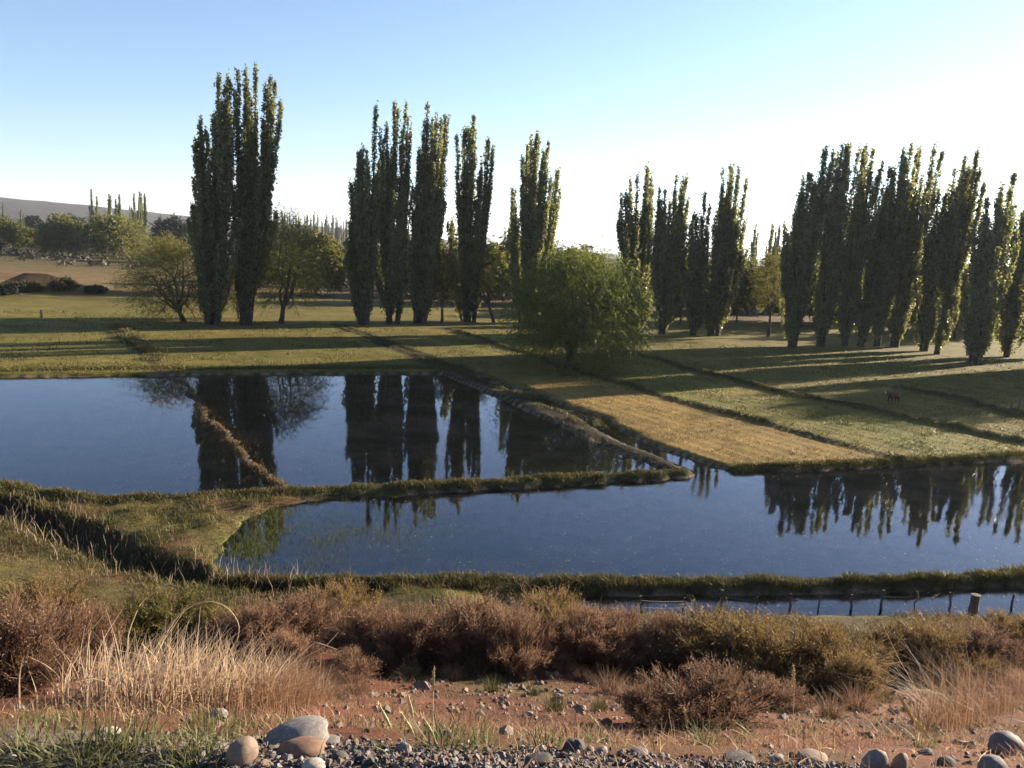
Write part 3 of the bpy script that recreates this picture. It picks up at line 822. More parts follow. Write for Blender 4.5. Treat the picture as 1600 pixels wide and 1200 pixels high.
crown_at('bush', 'brown bush right of the earth heap', (150, 458), 30, 9, 'scrub', .22, 63, 'low bushes around the earth heap', .3, .2, 5, .1, .2, .5, 1.0, cat='bush')
crown_at('bush', 'brown twiggy bush at the end of the earth heap', (100, 452), 44, 13, 'scrub', .22, 64, 'low bushes around the earth heap', .3, .2, 5, .1, .2, .5, 1.0, cat='bush')
# two low trees just beyond the right edge shade the grass there
for k, (lab, tx, ty, hp) in enumerate([('willow just past the right edge, nearest to the water', 47.0, 56.5, 190), ('willow past the right edge, second from the water', 47.0, 61.0, 215),
                                       ('willow past the right edge, third from the water', 52.0, 62.5, 225), ('willow past the right edge beside the cut off poplar', 56.0, 67.5, 220)]):
    crown_at('willow_tree', lab, None, 165, hp, 'willow', .45, 13 + 40 * k, 'willows past the right edge', p=on(tx, ty))
# far trees on the left
FG = 'round willows beyond the golden field'
crown_at('willow_tree', 'round pale green willow beyond the golden field', (97, 400), 72, 60, 'bright_bush', .6, 20, FG, .2, .3, 5, .12, .4, .5, .9)
crown_at('willow_tree', 'wide forked willow beyond the golden field, right of the round one', (178, 404), 100, 62, 'bright_bush', .8, 21, FG, .2, .3, 6, .2, .4, .55, .9)
crown_at('bush', 'bright yellow green bush near the left edge', (50, 394), 52, 34, 'bright_bush', .35, 22, 'bushes beyond the golden field', .3, .3, 5, .1, .2, .45, .9, cat='bush')
crown_at('bush', 'green bush cut by the left edge of the picture', (2, 396), 64, 52, 'willow', .4, 23, 'bushes beyond the golden field', .3, .3, 5, .1, .2, .45, .9, cat='bush')
crown_at('evergreen_tree', 'wide dark evergreen behind the half bare willow', (272, 398), 66, 52, 'evergreen', .5, 24, 'dark evergreens at the far field edge', .15, .2, 5, .1, .2, .5, 1.1)
crown_at('evergreen_tree', 'dark evergreen above the bright yellow green bush', (52, 378), 30, 40, 'evergreen', .3, 25, 'dark evergreens at the far field edge', .25, .2, 5, .1, .2, .5, 1.1)
crown_at('evergreen_tree', 'low dark evergreen between the two round willows', (112, 376), 46, 34, 'evergreen', .3, 26, 'dark evergreens at the far field edge', .25, .2, 5, .1, .2, .5, 1.1)
crown_at('bush', 'yellow green bush in the gap left of the stepped poplar', (516, 424), 34, 46, 'bright_bush', .28, 27, 'bushes in the bare field gap', .3, .3, 5, .1, .2, .45, .9, cat='bush')
crown_at('bush', 'small yellow bush touching the stepped poplar', (537, 426), 20, 36, 'bright_bush', .2, 28, 'bushes in the bare field gap', .3, .3, 5, .1, .2, .45, .9, cat='bush')
crown_at('bush', 'olive bush right behind the V trunked willow', (482, 418), 44, 42, 'willow', .3, 29, 'bushes in the bare field gap', .3, .3, 5, .1, .2, .45, .9, cat='bush')
crown_at('bush', 'golden bush behind the half bare willow', (268, 412), 50, 38, 'bright_bush', .3, 30, 'bushes beyond the golden field', .3, .3, 5, .1, .2, .45, .9, cat='bush')


# a belt of rounded trees closes the gaps behind the rows: three built once, the rest copies
BELT = []
for sd in (71, 72, 73):
    rg = np.random.default_rng(sd)
    (V, F), (TV, TF) = crown_tree(rg, 2.6, 2.3, 2.6, 2.9, 230, 42, .75, .5, .20, .5, 6, .14, .28, .3, aspect=2.2, low=-.8)
    BELT.append((new_mesh('belt_crown', V, [F], 'willow'), new_mesh('belt_trunk', TV, [TF], 'bark', smooth=True)))
bp = [(x_, y_) for x_, y_ in [(-38, 118), (-33, 132), (-27, 104), (-24, 126), (-20, 140), (-14, 112), (-9, 128), (-5, 104), (0, 120), (5, 108), (9, 126), (13, 104), (18, 118), (22, 103), (26, 124), (31, 110), (35, 98),
                              (40, 116), (44, 101), (49, 122), (53, 106), (58, 96), (62, 118), (66, 104), (71, 124), (76, 108), (82, 118)]]
TEN = ORD
for k, (x_, y_) in enumerate(sorted(bp)):
    sz = 1.0 + .6 * ((k * 37) % 11) / 10
    e = thing('willow_tree', (TEN[k] if k < 24 else ['twenty-fifth', 'twenty-sixth', 'twenty-seventh'][k - 24]) + ' rounded tree from the left in the green belt behind the poplars', 'tree', on(x_, y_), k * 2.3,
              'rounded trees in the belt behind the poplars', (sz * 1.15, sz * 1.15, sz))
    o = obj('crown', BELT[k % 3][0], e); obj('trunk', BELT[k % 3][1], e)
    o.material_slots[0].link = 'OBJECT'; o.material_slots[0].material = MAT[['willow', 'thin_willow', 'bright_bush', 'willow'][k % 4]]


# far poplars: a few built once, the rest copies
def far_poplar_mesh(seed):
    rng = np.random.default_rng(seed)
    L = [((0, 0, -.2), (rng.uniform(-.3, .3), 0, 20), 1.5)]
    if seed % 2: L.append(((.8, .3, -.2), (1.6, .5, 17.5), 1.1))
    (V, F), (TV, TF) = poplar_meshes(L, rng, lsize=.55, per_m=30, nlimb=6)
    return new_mesh('far_poplar_crown', V, [F], 'poplar'), new_mesh('far_poplar_trunk', TV, [TF], 'bark')


FAR = [far_poplar_mesh(s) for s in (11, 12, 13, 14)]


def far_poplar(label, px, base, top, group, k, dist=None):
    d = ray(px, base)
    p = hit(px, base, 1500) if dist is None else on(d[0] / d[1] * dist, dist)
    t = ray(px, top); tt = p[1] / t[1]; h = CAMH + t[2] * tt - p[2]
    e = thing('poplar_tree', label, 'tree', p, k * 1.7, group, (h / 20 * .95, h / 20 * .95, h / 20))
    obj('crown', FAR[k % 4][0], e); obj('trunk', FAR[k % 4][1], e)


for k, (px, top, lab) in enumerate([(147, 298, 'tallest far poplar, leftmost of the group above the round willows'), (174, 306, 'first of a close pair of far poplars above the forked willow'),
                                    (190, 304, 'second of a close pair of far poplars above the forked willow'), (205, 322, 'low far poplar between the pair and the triple'),
                                    (213, 304, 'first of three slim far poplars left of the tallest clump'), (221, 302, 'middle of three slim far poplars left of the tallest clump'),
                                    (229, 303, 'last of three slim far poplars left of the tallest clump'), (8, 318, 'far poplar at the left edge above the bushes'),
                                    (36, 328, 'short far poplar above the bright yellow green bush')]):
    far_poplar(lab, px, 384, top, 'far poplars beyond the golden field', k)
for k in range(24):
    px = 424 + k * 5.6 + R.uniform(-1.5, 1.5)
    far_poplar(ORD[k] + ' from the tallest clump in the hazy skyline row of poplars', px, 388, 330 + (px - 424) * .12 + R.uniform(-6, 8), 'distant skyline poplars in a row', k, 520 + R.uniform(-15, 15))
for k, (px, top, lab) in enumerate([(1196, 351, 'first of two small far poplars in the gap of the row'), (1208, 352, 'second of two small far poplars in the gap of the row'),
                                    (1229, 356, 'small far poplar against the dense stepping one'), (1172, 352, 'small far poplar behind the leaning twin spires')]):
    far_poplar(lab, px, 450, top, 'small far poplars behind the gap', k + 1)

# far scrub, one mass
rng = np.random.default_rng(61)
nb = 1900
ang = np.radians(rng.uniform(-44, 44, nb)); dist = np.exp(rng.uniform(np.log(165), np.log(850), nb))
bx = np.sin(ang) * dist; by = np.cos(ang) * dist
bs = rng.uniform(.8, 2.6, nb) * (dist / 300) ** .35
per = 20
cc = np.stack([np.repeat(bx, per), np.repeat(by, per), np.repeat(land(bx, by), per)], 1)
o = rng.normal(size=(nb * per, 3)); o /= np.linalg.norm(o, axis=1)[:, None]; o *= rng.uniform(.3, 1, (nb * per, 1))
o[:, 2] = np.abs(o[:, 2]) * .9
cc = cc + o * np.repeat(bs, per)[:, None] * np.array([1.3, 1.3, 1])
V, F = leaf_quads(cc, np.repeat(bs, per) * rng.uniform(.22, .5, nb * per), rng, aspect=1.2)
obj('undergrowth', new_mesh('undergrowth', V, [F], 'scrub'), kind='stuff', label='brown far scrub at the foot of the hills', category='scrub')


# ------------------------------------------------------------------ grass masses
def scatter_line(pts, n, spread, rng, lo=0.0, hi=1.0):
    seg = np.hypot(*np.diff(pts, axis=0).T); cum = np.concatenate([[0], np.cumsum(seg)])
    s = rng.uniform(lo, hi, n) * cum[-1]
    x = np.interp(s, cum, pts[:, 0]); y = np.interp(s, cum, pts[:, 1])
    x = x + rng.normal(size=n) * spread; y = y + rng.normal(size=n) * spread
    return x - wander(x, y), y


def grass(name, x, y, h, width, mat, rng, label, lean=.5, segs=2, cat='grass', zmin=-.03, clump=None):
    z = land(x, y); k = z > zmin; x, y, z = x[k], y[k], z[k]; n = len(x)
    hh = (h if np.isscalar(h) else h[k]) * rng.uniform(.45, 1.25, n)
    if clump: hh = hh * (.45 + 1.1 * sstep(.35, .65, fbm(x * clump, y * clump, 400, 2)))
    V, F, tip = blades(np.stack([x, y, z - .01], 1), hh, rng.uniform(0, 2 * math.pi, n), rng.uniform(.1, lean, n), width, rng, segs)
    return obj(name, new_mesh(name, V, [F], mat, tip=tip), kind='stuff', label=label, category=cat)


rng = np.random.default_rng(71)
x, y = scatter_line(B_LEVEE, 26000, .22, rng, 0, .8)
grass('levee_grass', x, y, .11, .016, 'bank_grass', rng, 'dense dark green grass along the low levee', .8, 2, clump=1.6)
x, y = scatter_line(B_MID, 22000, .21, rng, .12, 1)
grass('bank_grass', x, y, .10, .020, 'bank_grass', rng, 'rough green grass on the bank between the ponds', .8, 2, clump=1.5)
x, y = scatter_line(B_AB, 7000, .16, rng, .42, 1)
k = fbm(x * 1.6, y * 1.6, 445, 3) > .5; x, y = x[k], y[k]
grass('bank_reeds', x, y, .085, .02, 'brown_reed', rng, 'brown reedy grass on the bank dividing the far ponds', .9, 2, zmin=-.06, clump=1.4)
x, y = scatter_line(B_AB, 3600, .38, rng, .40, 1)
k = land(x, y) < .02; x, y = x[k], y[k]
V, F, tip = blades(np.stack([x, y, land(x, y)], 1), -land(x, y) + rng.uniform(.005, .07, len(x)), rng.uniform(0, 6.3, len(x)), rng.uniform(.05, .5, len(x)), .022, rng, 1)
obj('drowned_reeds', new_mesh('drowned_reeds', V, [F], 'brown_reed', tip=tip), kind='stuff', label='brown reeds standing in the water along the dividing bank', category='reeds')
x, y = scatter_line(B_AB, 7000, .30, rng, 0, .40)
grass('furrow_grass', x, y, .26, .045, 'bank_grass', rng, 'dark rough grass on the furrow crossing the left pasture', .8, 2, clump=.9)
x = []; y = []
MIDD = .5 * (B_DIAG + np.array([[np.interp(q, np.linspace(0, 1, len(D_DIAG)), D_DIAG[:, i]) for i in (0, 1)] for q in np.linspace(0, 1, len(B_DIAG))]))
for B, n in ((MIDD, 9000), (B_GOLD, 9000), (B_GREEN, 10000), (B_FAR, 3000), (D_DIAG, 9000)):
    a, b = scatter_line(B, n, .17, rng, 0, .85); x.append(a); y.append(b)
grass('strip_grass', np.concatenate(x), np.concatenate(y), .12, .03, 'bank_grass', rng, 'dark grass lines dividing the pasture strips', .8, 2, clump=1.2)
# far shore of the ponds
x, y = scatter_line(poly([(-200, 582), (0, 582), (250, 580), (690, 578)]), 11000, .35, rng)
grass('shore_grass', x, y, .16, .04, 'field_green', rng, 'short grass along the far pond shore', .8, 2)
x, y = scatter_line(poly([(1110, 736), (1190, 734), (1300, 731), (1410, 724), (1600, 715)]), 12000, .16, rng)
grass('shore_grass', x, y, .13, .022, 'field_green', rng, 'short grass along the shore of the golden field', .8, 2)
# pasture: short grass that roughens the strips
n = 90000
u = rng.uniform(0, 1, n); yy = 24 * (70 / 24) ** u; xx = rng.uniform(-.72, .74, n) * yy
zz = land(xx, yy); keep = zz > .08
dg, sg = dline(xx, yy, B_GOLD); dd, sd = dline(xx + wander(xx, yy), yy, D_DIAG)
gold = (sd < 0) & (sg > 0) & (yy < 50)  # golden blades end where the strip's painted tree shade begins
k = keep & gold & (rng.uniform(0, 1, len(xx)) < .6)
grass('pasture_grass', xx[k], yy[k], .09, yy[k] * .0011, 'field_grass', rng, 'short dry golden grass of the cut strip', 1.2, 1, clump=.8)
db_, sb_ = dline(xx, yy, B_DIAG)
k = keep & ~gold & ~((sd > 0) & (sb_ < 0))
grass('pasture_grass', xx[k], yy[k], .10, yy[k] * .0011, 'field_green', rng, 'short olive grass of the pasture strips', 1.2, 1, clump=.8)
# dry grass between the fence and the shrubs
n = 26000
xx = rng.uniform(-6, 14, n); yy = rng.uniform(12.6, 17.2, n) + .04 * xx; k = (land(xx, yy) > .02) & (fbm(xx * .8, yy * .8, 450, 3) > .36); xx, yy = xx[k], yy[k]
m = fbm(xx * .6, yy * .6, 451, 3) > .5
grass('meadow_grass', xx[m], yy[m], .16, .014, 'brown_reed', rng, 'dry brown grass between the fence and the shrubs', .9, 2, clump=1.1)
grass('meadow_grass', xx[~m], yy[~m], .12, .014, 'bank_grass', rng, 'dull green grass between the fence and the shrubs', .9, 2, clump=1.1)
# left bank and the ditch edge
n = 30000
xx = rng.uniform(-16, -3.9, n); yy = rng.uniform(13.3, 22.8, n); k = (land(xx, yy) > .03)
xx, yy = xx[k], yy[k]
m = fbm(xx * .5, yy * .5, 410, 3) > .55
grass('bank_grass', xx[m], yy[m], .12, .02, 'bank_grass', rng, 'mixed green grass on the ditch banks', .8, 2, clump=.9)
grass('bank_grass', xx[~m], yy[~m], .07, .016, 'brown_reed', rng, 'mixed dry grass on the ditch banks', .8, 2, clump=.9)
x, y = scatter_line(D_LEFT, 9000, .5, rng, .1, 1)
grass('ditch_grass', x, y, .13, .02, 'bank_grass', rng, 'dark grass hanging into the ditch', 1.0, 1, zmin=-.5, clump=1.1)
x, y = scatter_line(D_LEFT, 700, .6, rng, .1, 1)
grass('ditch_reeds', x, y, .36, .012, 'straw', rng, 'scattered pale dry stems along the ditch', .5, 2, zmin=-.3, clump=1.1)
# water plants in the shallow end
n = 40000
h_ = rng.uniform(0, 1, n) < .7
xx = np.where(h_, WEED[0] + rng.normal(size=n) * 1.9, WEED2[0] + rng.normal(size=n) * .9); yy = np.where(h_, WEED[1] + rng.normal(size=n) * 1.2, WEED2[1] + rng.normal(size=n) * .9)
k = (land(xx, yy) < .08) & (fbm(xx * .9, yy * .9, 420, 3) + .13 * rng.normal(size=n) > .50); xx, yy = xx[k], yy[k]
V, F, tip = blades(np.stack([xx, yy, land(xx, yy)], 1), np.clip(-land(xx, yy), 0, 1) + rng.uniform(.015, .08, len(xx)), rng.uniform(0, 6.3, len(xx)), rng.uniform(.05, .4, len(xx)), .02, rng, 1)
obj('water_weed', new_mesh('water_weed', V, [F], 'weed', tip=tip), kind='stuff', label='bright green water weed in the shallow pond corner', category='weed')
# stubble standing in the shallow water
n = 9000
u = rng.uniform(0, 1, n); yy = 17.2 * (42 / 17.2) ** u; xx = rng.uniform(-.55, .70, n) * yy
k = (land(xx, yy) < -.03) & (fbm(xx * .45, yy * .45, 440, 3) + .5 * (fbm(xx * 2, yy * 2, 441, 2) - .5) > .56 - .05 * (xx > -4)); xx, yy = xx[k], yy[k]
zz = land(xx, yy)
V, F, tip = blades(np.stack([xx, yy, zz], 1), -zz + rng.uniform(.0, .035, len(xx)), rng.uniform(0, 6.3, len(xx)), rng.uniform(.1, .9, len(xx)), .0006 * yy, rng, 1)
obj('pond_stubble', new_mesh('pond_stubble', V, [F], 'brown_reed', tip=tip), kind='stuff', label='thin brown stubble poking out of the shallow ponds', category='stubble')
# floating straw and scum
n = 5000
u = rng.uniform(0, 1, n); yy = 17 * (46 / 17) ** u; xx = rng.uniform(-.62, .72, n) * yy
dens = fbm(xx * .35, yy * .35, 430, 3) + .10 * sstep(-2, 10, xx) + .25 * np.exp(-((yy - 29) / 6) ** 2) * (np.abs(xx - 2) < 9)
k = (land(xx, yy) < -.04) & (dens > .60); xx, yy = xx[k], yy[k]
V, F = leaf_quads(np.stack([xx, yy, np.full(len(xx), .006)], 1), rng.uniform(.010, .035, len(xx)), rng, axis=np.stack([rng.normal(size=len(xx)), rng.normal(size=len(xx)) * .4, np.zeros(len(xx))], 1), aspect=2.6)
V[:, 2] = .004 + .25 * np.abs(V[:, 2] - .006)
obj('floating_debris', new_mesh('floating_debris', V, [F], 'stalk'), kind='stuff', label='pale bits of straw floating on the ponds', category='debris')


# ------------------------------------------------------------------ foreground shrubs
def shrub_mesh(seed, ntw=2300, wide=1.0, tall=1.45):
    """a dome of fine upright twigs that fork and carry small dry leaves"""
    rng = np.random.default_rng(seed)
    nm = 60
    az = rng.uniform(0, 2 * math.pi, nm); rr = rng.uniform(0, 1, nm) ** .6
    root = np.stack([np.cos(az) * rr * .22, np.sin(az) * rr * .22, np.zeros(nm)], 1)
    top = np.stack([np.cos(az) * rr * wide * .72, np.sin(az) * rr * wide * .72, tall * (.78 - .35 * rr ** 2) * rng.uniform(.7, 1.08, nm)], 1)
    TB = []
    for k in range(nm):
        u = np.linspace(0, 1, 4)[:, None]
        TB.append(tube(root[k] + (top[k] - root[k]) * u + np.array([0, 0, .12]) * np.sin(u * math.pi), np.linspace(.013, .004, 4), 3))
    i = rng.integers(0, nm, ntw); s = rng.uniform(.18, 1.0, ntw)
    b = root[i] + (top[i] - root[i]) * s[:, None]
    d = (top[i] - root[i]); d /= np.linalg.norm(d, axis=1)[:, None]
    d = d + rng.normal(size=d.shape) * .55; d[:, 2] = np.abs(d[:, 2]) * .8 + .25
    d /= np.linalg.norm(d, axis=1)[:, None]
    L = rng.uniform(.12, .36, ntw) * tall / 1.4
    side = np.cross(d, rng.normal(size=d.shape)); side /= np.linalg.norm(side, axis=1)[:, None]
    V = []; F = []; T = []; off = 0
    for a, e, w0, w1 in ((0, 1, .0075, .004),):
        bend = rng.normal(size=d.shape) * .10
        p0 = b; p1 = b + d * L[:, None] * .55 + bend * L[:, None]; p2 = b + d * L[:, None] + bend * L[:, None] * .4 + np.array([0, 0, .04])
        vv = np.stack([p0 - side * .004, p0 + side * .004, p1 - side * .0035, p1 + side * .0035, p2 - side * .0015, p2 + side * .0015], 1)
        V.append(vv.reshape(-1, 3)); T.append(np.tile(np.array([0, 0, .5, .5, 1, 1.]), ntw))
        q = np.arange(ntw)[:, None] * 6
        F.append(np.concatenate([q + np.array([[0, 1, 3, 2]]), q + np.array([[2, 3, 5, 4]])]) + off); off += ntw * 6
    nl = ntw * 4
    i2 = rng.integers(0, ntw, nl); s2 = rng.uniform(.15, 1.05, nl)
    c = b[i2] + d[i2] * (L[i2] * s2)[:, None] + rng.normal(size=(nl, 3)) * .018
    lv, lf = leaf_quads(c, rng.uniform(.010, .024, nl), rng, axis=d[i2], aspect=2.0)
    V.append(lv); F.append(lf + off); T.append(np.repeat(np.clip(c[:, 2] / tall, 0, 1), 4))
    tv, tf = join(TB)
    return new_mesh('shrub_twigs', np.vstack(V), [np.vstack(F)], 'twig', tip=np.concatenate(T)), new_mesh('shrub_stems', tv, [tf], 'bark')


SHR = [shrub_mesh(s, ntw=n_, wide=w_, tall=t_) for s, n_, w_, t_ in ((31, 3400, 1.0, 1.35), (32, 3800, 1.25, 1.25), (33, 3000, .85, 1.45), (34, 3600, 1.15, 1.1), (35, 2600, .8, 1.0))]
SHW = []; SHT = []
for _m, _ in SHR:
    _c = np.empty(len(_m.vertices) * 3, np.float32); _m.vertices.foreach_get('co', _c); _c = _c.reshape(-1, 3)
    SHW.append(float(np.percentile(_c[:, 0], 98) - np.percentile(_c[:, 0], 2))); SHT.append(float(np.percentile(_c[:, 2], 96)))


def shrub(label, px, py, wpx, hpx, mat, k, group='brown shrubs along the foot of the embankment'):
    p = hit(px, py); m = depth(p) / FPX
    sx = wpx * .92 * m / SHW[k]; sz = hpx * (.60 if px > 1120 and py < 1090 else .72) * m / SHT[k]
    e = thing('shrub', label, 'shrub', p, (px * 7.31) % 6.28, group, (sx, sx, sz))
    for nm, me in (('foliage', SHR[k][0]), ('stem', SHR[k][1])):
        o = obj(nm, me, e)
        if nm == 'foliage':
            o.material_slots[0].link = 'OBJECT'; o.material_slots[0].material = MAT[mat]


for a in [
    ('dark brown shrub at the left edge, largest of that end', 20, 1082, 190, 165, 'twig', 0),
    ('brown shrub between the left edge and the pale straw clump', 105, 1060, 150, 140, 'twig', 1),
    ('low dry shrub behind the left edge shrub', 55, 985, 150, 80, 'twig_gold', 3),
    ('olive shrub right behind the pale straw clump', 255, 1000, 150, 80, 'twig_olive', 3),
    ('second olive shrub behind the straw clump, lower', 335, 1010, 110, 70, 'twig_olive', 4),
    ('mauve brown shrub right of the arching straw stalks', 400, 1022, 130, 100, 'twig', 1),
    ('reddish shrub at the upper right of the straw clump', 470, 1012, 120, 100, 'twig', 0),
    ('pale topped shrub beside the ditch end', 530, 985, 120, 82, 'twig_gold', 3),
    ('dense reddish shrub left of the first bare soil patch', 580, 1032, 130, 100, 'twig', 0),
    ('round reddish shrub with pale tips above the bare soil', 650, 1042, 130, 112, 'twig', 1),
    ('reddish shrub with a feathery top in the middle of the row', 730, 1036, 130, 118, 'twig', 2),
    ('dark purple brown shrub in the middle, casting a black shade', 800, 1046, 130, 115, 'twig', 1),
    ('yellow topped shrub behind the dark purple one', 852, 1015, 120, 105, 'twig_gold', 2),
    ('low olive shrub under the yellow topped one', 690, 1015, 90, 60, 'twig_olive', 4),
    ('soft brown shrub right of the yellow topped one', 910, 1032, 120, 95, 'twig', 3),
    ('reddish shrub before the start of the water channel', 975, 1036, 130, 92, 'twig', 1),
    ('dark shrub whose shade falls on the soil near the channel', 1040, 1042, 110, 95, 'twig', 0),
    ('big ochre shrub under the fence, highest of the right hand group', 1140, 1052, 170, 128, 'twig_gold', 2),
    ('big ochre shrub with dark hollow, right of the highest one', 1215, 1070, 170, 130, 'twig_gold', 1),
    ('broad ochre shrub with a rounded right shoulder', 1290, 1072, 170, 128, 'twig_gold', 0),
    ('small shrub in front of the broad ochre one', 1330, 1098, 90, 88, 'twig_gold', 4),
    ('brown shrub below the thin fence posts', 1400, 1036, 120, 78, 'twig_gold', 3),
    ('ochre shrub left of the thick fence post', 1465, 1042, 140, 92, 'twig_gold', 1),
    ('brown shrub right under the thick fence post', 1530, 1032, 110, 78, 'twig', 0),
    ('dark shrub at the right edge below the fence', 1592, 1012, 100, 72, 'twig_gold', 3),
    ('low tangled dark shrub on the slope near the road', 1105, 1135, 190, 92, 'twig', 3),
    ('second low tangled shrub on the slope, reaching left', 1020, 1128, 110, 60, 'twig', 4),
    ('small rusty shrub on the slope under the ochre group', 1210, 1112, 100, 58, 'twig', 4),
    ('low dry bush in front of the mauve brown shrub', 440, 1050, 110, 66, 'red_straw', 4),
    ('small dry bush at the left end of the bare soil', 545, 1062, 80, 50, 'twig', 4),
]:
    shrub(*a)

# small tussocks on the bare soil
rng = np.random.default_rng(81)


def tussock_mesh(seed, n, h, spread, lean, width, mat, segs=3):
    rg = np.random.default_rng(seed)
    a = rg.uniform(0, 2 * math.pi, n); r = rg.uniform(0, 1, n) ** .6 * spread
    B = np.stack([np.cos(a) * r, np.sin(a) * r, np.full(n, -.02)], 1)
    V, F, tip = blades(B, h * rg.uniform(.5, 1.2, n), a + rg.normal(size=n) * .6, rg.uniform(.1, lean, n), width, rg, segs)
    return new_mesh('tussock', V, [F], mat, tip=tip)


TUS = [tussock_mesh(1, 260, .26, .13, .9, .006, 'twig'), tussock_mesh(2, 240, .22, .12, 1.1, .006, 'bank_grass'), tussock_mesh(3, 220, .3, .12, .8, .006, 'red_straw')]
tcount = [0, 0, 0]
for k, (px, py, s, m) in enumerate(sorted([(955, 1085, 1.2, 0), (985, 1092, .8, 0), (865, 1112, .7, 1), (835, 1085, .6, 1), (768, 1080, .8, 1), (910, 1062, .7, 0), (705, 1062, .9, 0), (640, 1065, 1.0, 1),
                                    (560, 1085, .9, 0), (1000, 1068, .9, 1), (745, 1052, 1.2, 2), (690, 1040, 1.1, 2), (965, 1040, 1.0, 2), (1010, 1042, 1.1, 2), (880, 1050, .9, 2), (1380, 1095, 1.0, 1),
                                    (1340, 1110, 1.2, 0), (1480, 1065, 1.0, 1), (1560, 1050, 1.0, 1), (1425, 1060, 1.0, 0), (1300, 1122, .9, 0), (520, 1100, .8, 1), (815, 1062, .8, 0), (935, 1110, .6, 1)])):
    p = hit(px, py)
    o = obj('grass_tussock', TUS[m], None, label=ORD[tcount[m]] + [' brown dry tussock on the reddish soil, counted from the straw clump', ' dark green tussock on the reddish soil, counted from the straw clump', ' rusty straw tussock near the shrubs, counted from the straw clump'][m],
            category='tussock', group=['brown tussocks on the soil', 'green tussocks on the soil', 'straw tussocks near the shrubs'][m])
    o.location = p; o.scale = (s * 1.1,) * 3; o.rotation_euler = (0, 0, k * 2.1); tcount[m] += 1


# ------------------------------------------------------------------ the pale straw clumps near the road
def straw_clump(name, label, pxs, n, hpx, mat, seed, lean_az, lean, spread_y=.35, width=.007, stalks=()):
    rg = np.random.default_rng(seed)
    cpx = sum(p[0] for p in pxs) / len(pxs); cpy = sum(p[1] for p in pxs) / len(pxs)
    c = hit(cpx, cpy); pts = [hit(*p) for p in pxs]
    m = depth(c) / FPX
    xs_ = np.array([p[0] for p in pts]); ys_ = np.array([p[1] for p in pts])
    t = rg.uniform(0, 1, n); t = np.clip(t + rg.normal(size=n) * .05, 0, 1)
    x = np.interp(t, np.linspace(0, 1, len(pts)), xs_) + rg.normal(size=n) * .05; y = np.interp(t, np.linspace(0, 1, len(pts)), ys_) + rg.normal(size=n) * spread_y * .5
    B = np.stack([x, y, land(x, y) - .02], 1) - c
    hh = np.interp(t, np.linspace(0, 1, len(hpx)), hpx) * m * rg.uniform(.45, 1.12, n)
    az = lean_az + rg.normal(size=n) * 1.5
    V, F, tip = blades(B, hh, az, np.abs(rg.normal(size=n)) * lean + .05, width * rg.uniform(.5, 1.4, n), rg, 5, 2.6)
    e = thing(name, label, 'grass clump', c)
    obj('blades', new_mesh(name + '_blades', V, [F], mat, tip=tip), e, kind='stuff')
    # a tangle of broken stems low down
    k = n // 2
    x = np.interp(rg.uniform(0, 1, k), np.linspace(0, 1, len(pts)), xs_); y = np.interp(rg.uniform(0, 1, k), np.linspace(0, 1, len(pts)), ys_) + rg.normal(size=k) * spread_y * .55
    B = np.stack([x, y, land(x, y)], 1) - c
    V, F, tip = blades(B, rg.uniform(.08, .26, k), rg.uniform(0, 6.28, k), rg.uniform(.5, 2.2, k), width, rg, 3)
    obj('litter', new_mesh(name + '_litter', V, [F], 'red_straw', tip=tip), e, kind='stuff')
    for pl in stalks:
        # a long dead stalk through points seen from the road, all at the clump's own depth
        Pp = []
        for (sx, sy) in pl:
            d = ray(sx, sy); tt = (c[1] + rg.uniform(-.04, .04)) / d[1]; Pp.append(np.array([d[0] * tt, c[1], CAMH + d[2] * tt]) - c)
        Pp = np.array(Pp)
        q = np.linspace(0, len(Pp) - 1, 22); Pi = np.stack([np.interp(q, np.arange(len(Pp)), Pp[:, i]) for i in range(3)], 1)
        for _ in range(3): Pi[1:-1] = (Pi[:-2] + Pi[2:] + 2 * Pi[1:-1]) / 4
        tv, tf = tube(Pi, np.linspace(.0048, .0016, 22), 4)
        obj('stalk', new_mesh('stalk', tv, [tf], 'stalk', tip=np.zeros(len(tv)), smooth=True), e)
    return e


straw_clump('straw_grass_clump', 'large pale straw grass clump with long arching stalks', [(150, 1092), (240, 1102), (320, 1106), (410, 1108), (498, 1098)], 1500, [95, 125, 120, 110, 85], 'straw', 5, .25, .42, .5, .0085,
            stalks=[[(200, 1040), (200, 990), (215, 945), (262, 912)], [(232, 1030), (268, 970), (300, 943), (325, 938), (352, 950), (375, 978), (372, 1000)],
                    [(138, 1060), (133, 1015), (142, 985), (158, 965)], [(236, 1040), (262, 985), (292, 945), (322, 938)], [(430, 1060), (470, 1030), (510, 1008), (530, 985)],
                    [(440, 1050), (490, 1005), (527, 1015)], [(140, 1080), (133, 1050), (118, 1035)]])
straw_clump('rusty_grass_clump', 'rusty low grass right part beside the pale straw clump', [(400, 1112), (460, 1108), (508, 1092)], 1300, [70, 90, 75], 'red_straw', 6, .1, .55, .5, .006)
straw_clump('leaning_grass_clump', 'pale grass clump leaning left above the round stone at right', [(1445, 1150), (1490, 1135), (1540, 1115), (1590, 1095)], 800, [90, 105, 85, 60], 'red_straw', 8, 2.7, .75, .4, .0065,
            stalks=[[(1480, 1150), (1440, 1090), (1405, 1030), (1378, 972)], [(1470, 1140), (1430, 1080), (1400, 1045)], [(1470, 1080), (1472, 1050), (1471, 1022)]])
straw_clump('dry_grass_patch', 'thin dry grass patch at the right edge of the slope', [(1500, 1085), (1560, 1072), (1600, 1060)], 420, [45, 45, 45], 'red_straw', 9, 2.5, .6, .5, .006)

# grass and weeds of the road edge (too many blades to count)
rng = np.random.default_rng(91)


